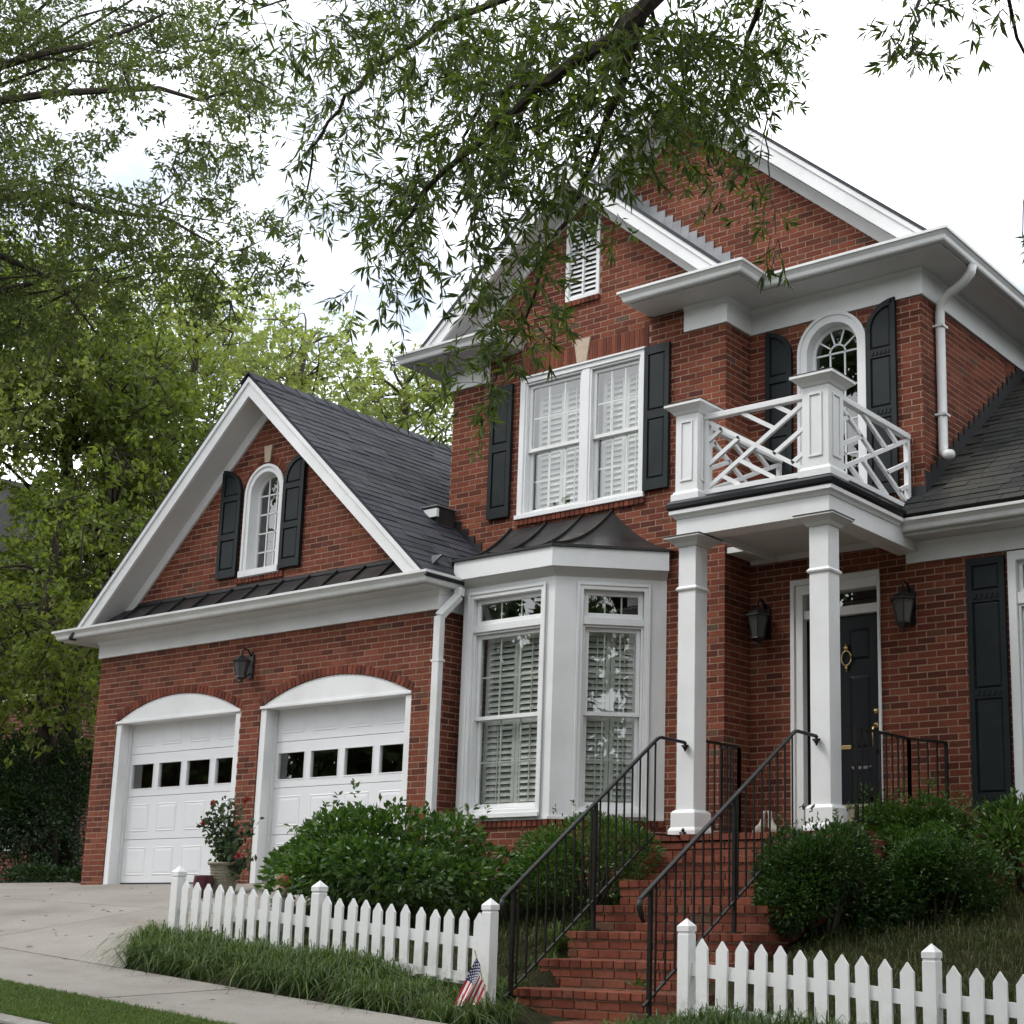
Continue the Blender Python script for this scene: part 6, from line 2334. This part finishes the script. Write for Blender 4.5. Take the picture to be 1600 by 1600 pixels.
# woods behind: each tree a thing of its own
BACK = [
    ('broad maple with dense mid green leaves behind the garage, left of its gable', (110, 1330), 26.0, (80, 640, 200, 200), 120, 70, 'leaf_tree', 0.135, 0.08),
    ('dark maple low at the left, crown hanging beside the garage rake', (70, 1330), 22.5, (70, 960, 150, 190), 110, 70, 'leaf_tree', 0.12, 0.07),
    ('leafy tree filling the left edge between the oak and the neighbouring roof', (-40, 1330), 24.5, (-10, 560, 150, 190), 90, 75, 'leaf_pale', 0.13, 0.075),
    ('pale yellow-green tree rising directly behind the garage ridge', (300, 1330), 31.0, (290, 590, 130, 170), 80, 60, 'leaf_pale', 0.14, 0.085),
    ('pale tree behind the garage roof, right of its gable peak', (470, 1330), 34.0, (455, 570, 100, 100), 46, 48, 'leaf_pale', 0.15, 0.09),
    ('bright tree between the garage roof and the main corner', (630, 1330), 30.0, (632, 655, 105, 105), 62, 46, 'leaf_pale', 0.14, 0.085),
    ('slender dark green tree between the maples and the garage gable', (220, 1330), 27.5, (235, 720, 120, 180), 85, 58, 'leaf_tree', 0.13, 0.08),
    ('leafy tree standing left of the driveway, in front of the neighbouring brick wall', (-190, 1330), 25.0, (-190, 950, 170, 230), 90, 80, 'leaf_tree', 0.13, 0.075),
    ('understorey tree against the garage rake at mid height', (170, 1330), 24.0, (170, 830, 110, 130), 70, 55, 'leaf_tree', 0.12, 0.07),
]
for label, (bx, by), dep, (cx_, cy_, rx, ry), n, rp, mat, L, W in BACK:
    base = at(bx, by, dep); base.z = 0.5
    pred = lambda px, py: ((px - cx_) / rx) ** 2 + ((py - cy_) / ry) ** 2 < 1 and not (px < 75 and 740 < py < 860)
    cls = region_clumps(pred, cx_ - rx, cx_ + rx, cy_ - ry, cy_ + ry, n, dep, rp, 2.2)
    fk = [at(bx + 4, cy_ + ry * 1.0, dep), at(bx - 6, cy_ + ry * 0.35, dep), at(bx + 8, cy_ - ry * 0.3, dep)]
    tree('leafy_tree', label, tuple(base), [tuple(f) for f in fk], cls, 190 if mat == 'leaf_tree' else 150, L * 0.9, W * 0.9, mat, 0.16, 0.8, 0.15, 'trees behind the garage', limb_frac=0.35)

# dark hedge and undergrowth left of the garage
for i, (label, px, py, Y, rad, n) in enumerate((('tall dark clipped hedge left of the garage wall', 55, 1245, 13.2, (1.7, 1.1, 1.45), 20000), ('dark hedge at the far left edge, beside the driveway', -50, 1260, 12.6, (1.5, 1.1, 1.4), 12000),
                                                ('low dark undergrowth at the foot of the hedge by the garage corner', 85, 1372, 12.3, (1.2, 0.5, 0.28), 3500))):
    c = P3(px, py, Y)
    shrub('hedge', label, 'hedge', c, rad, n, 0.075, 0.032, 'leaf_hedge', 26, 0.34, base_z=0.3, seed=40 + i, group='dark hedge left of the garage')

# neighbouring house glimpsed at the left
nb_ = empty('neighbour_house', tuple(at(-60, 1350, 36)))
tag(nb_, 'neighbouring brick house with grey shingled roof half hidden by trees at the left', 'house')
a, b = at(-260, 690, 37), at(78, 764, 34)
c, d = at(120, 905, 31), at(-260, 900, 33)
MB().add([a, b, c, d], [(0, 1, 2, 3)]).add([a + Vector((0, 0, -0.25)), b + Vector((0, 0, -0.25)), c + Vector((0, 0, -0.25)), d + Vector((0, 0, -0.25))], [(0, 1, 2, 3)]).build('roof', M['shingle_grey'] if 'shingle_grey' in M else M['shingle_old'], nb_)
w0, w1 = at(-240, 900, 33), at(115, 910, 31)
MB().prism([(w0.x, w0.y, w0.z), (w1.x, w1.y, w1.z), (w1.x, w1.y, 0.2), (w0.x, w0.y, 0.2)], (-1.0, 6.0, 0)).build('wall', M['far_brick'], nb_)
_wd = Vector((w1.x - w0.x, w1.y - w0.y, 0)).normalized()
_wn = Vector((_wd.y, -_wd.x, 0))
for t_ in (0.22, 0.5, 0.78):
    for zc in (2.0, 5.0):
        q = w0.lerp(w1, t_); q.z = zc
        fr_ = Frame((q.x, q.y), (_wd.x, _wd.y), (_wn.x, _wn.y))
        mb = MB(); fring(mb, fr_, rect(-0.55, 0.55, zc - 0.85, zc + 0.85), rect(-0.46, 0.46, zc - 0.76, zc + 0.76), 0.0, 0.06)
        wo = mb.build('window', M['white'], nb_)
        MB().add([fr_.p(u, 0.02, z) for u, z in rect(-0.46, 0.46, zc - 0.76, zc + 0.76)], [(0, 1, 2, 3)]).build('pane', M['door'], wo, fix=False)

# trees round about: they shade the place and show in the glass
SURR = [(-33, -2, 12), (-40, -7, 12), (-31, -12, 12), (-20, -9, 11), (-14, -3.0, 18), (-7, -13, 12), (-1, -12.5, 13), (5, -11, 12), (11, -7, 12), (13, 0, 12), (14, 7, 13), (12, 14, 13), (8, 20, 12), (-27, -4, 12)]
for i, (x, y, h) in enumerate(SURR):
    cls = []
    for _ in range(70):
        q = in_ball(1)[0] * np.array([4.0, 3.6, h * 0.46]) + np.array([x, y, h * 0.5 - 1.2])
        cls.append((q[0], q[1], q[2], random.uniform(1.0, 1.6)))
    tree('street_tree', 'leafy tree standing out of the picture, ' + ('far left behind the street', 'leftmost of all', 'left rear', 'left across the street', 'just left behind the viewer', 'across the street straight behind', 'across the street, slightly right', 'across the street at the right', 'right rear corner', 'right beside the street', 'right of the low wing', 'right rear of the wing', 'behind the wing', 'left beyond the driveway')[i % 14], (x, y, -1.6), [(x, y, h * 0.3), (x + 0.2, y, h * 0.6)], cls, 55, 0.36, 0.22, 'leaf_far', 0.3, 0.8, 0.1, 'trees round about the house', limb_frac=0.2)

# a weed rooted in the joint of a lower tread
wp = at(1003, 1541, 10.6); wp = atY(1003, 1541, 9.02)
n = 26
v, f = leaves(np.array(wp) + in_ball(n) * np.array([0.10, 0.04, 0.01]), in_ball(n) * np.array([1, 0.6, 0.3]) + np.array([0, 0, 0.35]), RNG.uniform(0.05, 0.10, n), RNG.uniform(0.018, 0.03, n), 0.15)
wd_ = empty('step_weed', tuple(wp))
tag(wd_, 'small green weed growing on a lower brick step', 'weed')
o = Foliage(); o.add(v, f); o.build('foliage', M['leaf_box'], wd_)
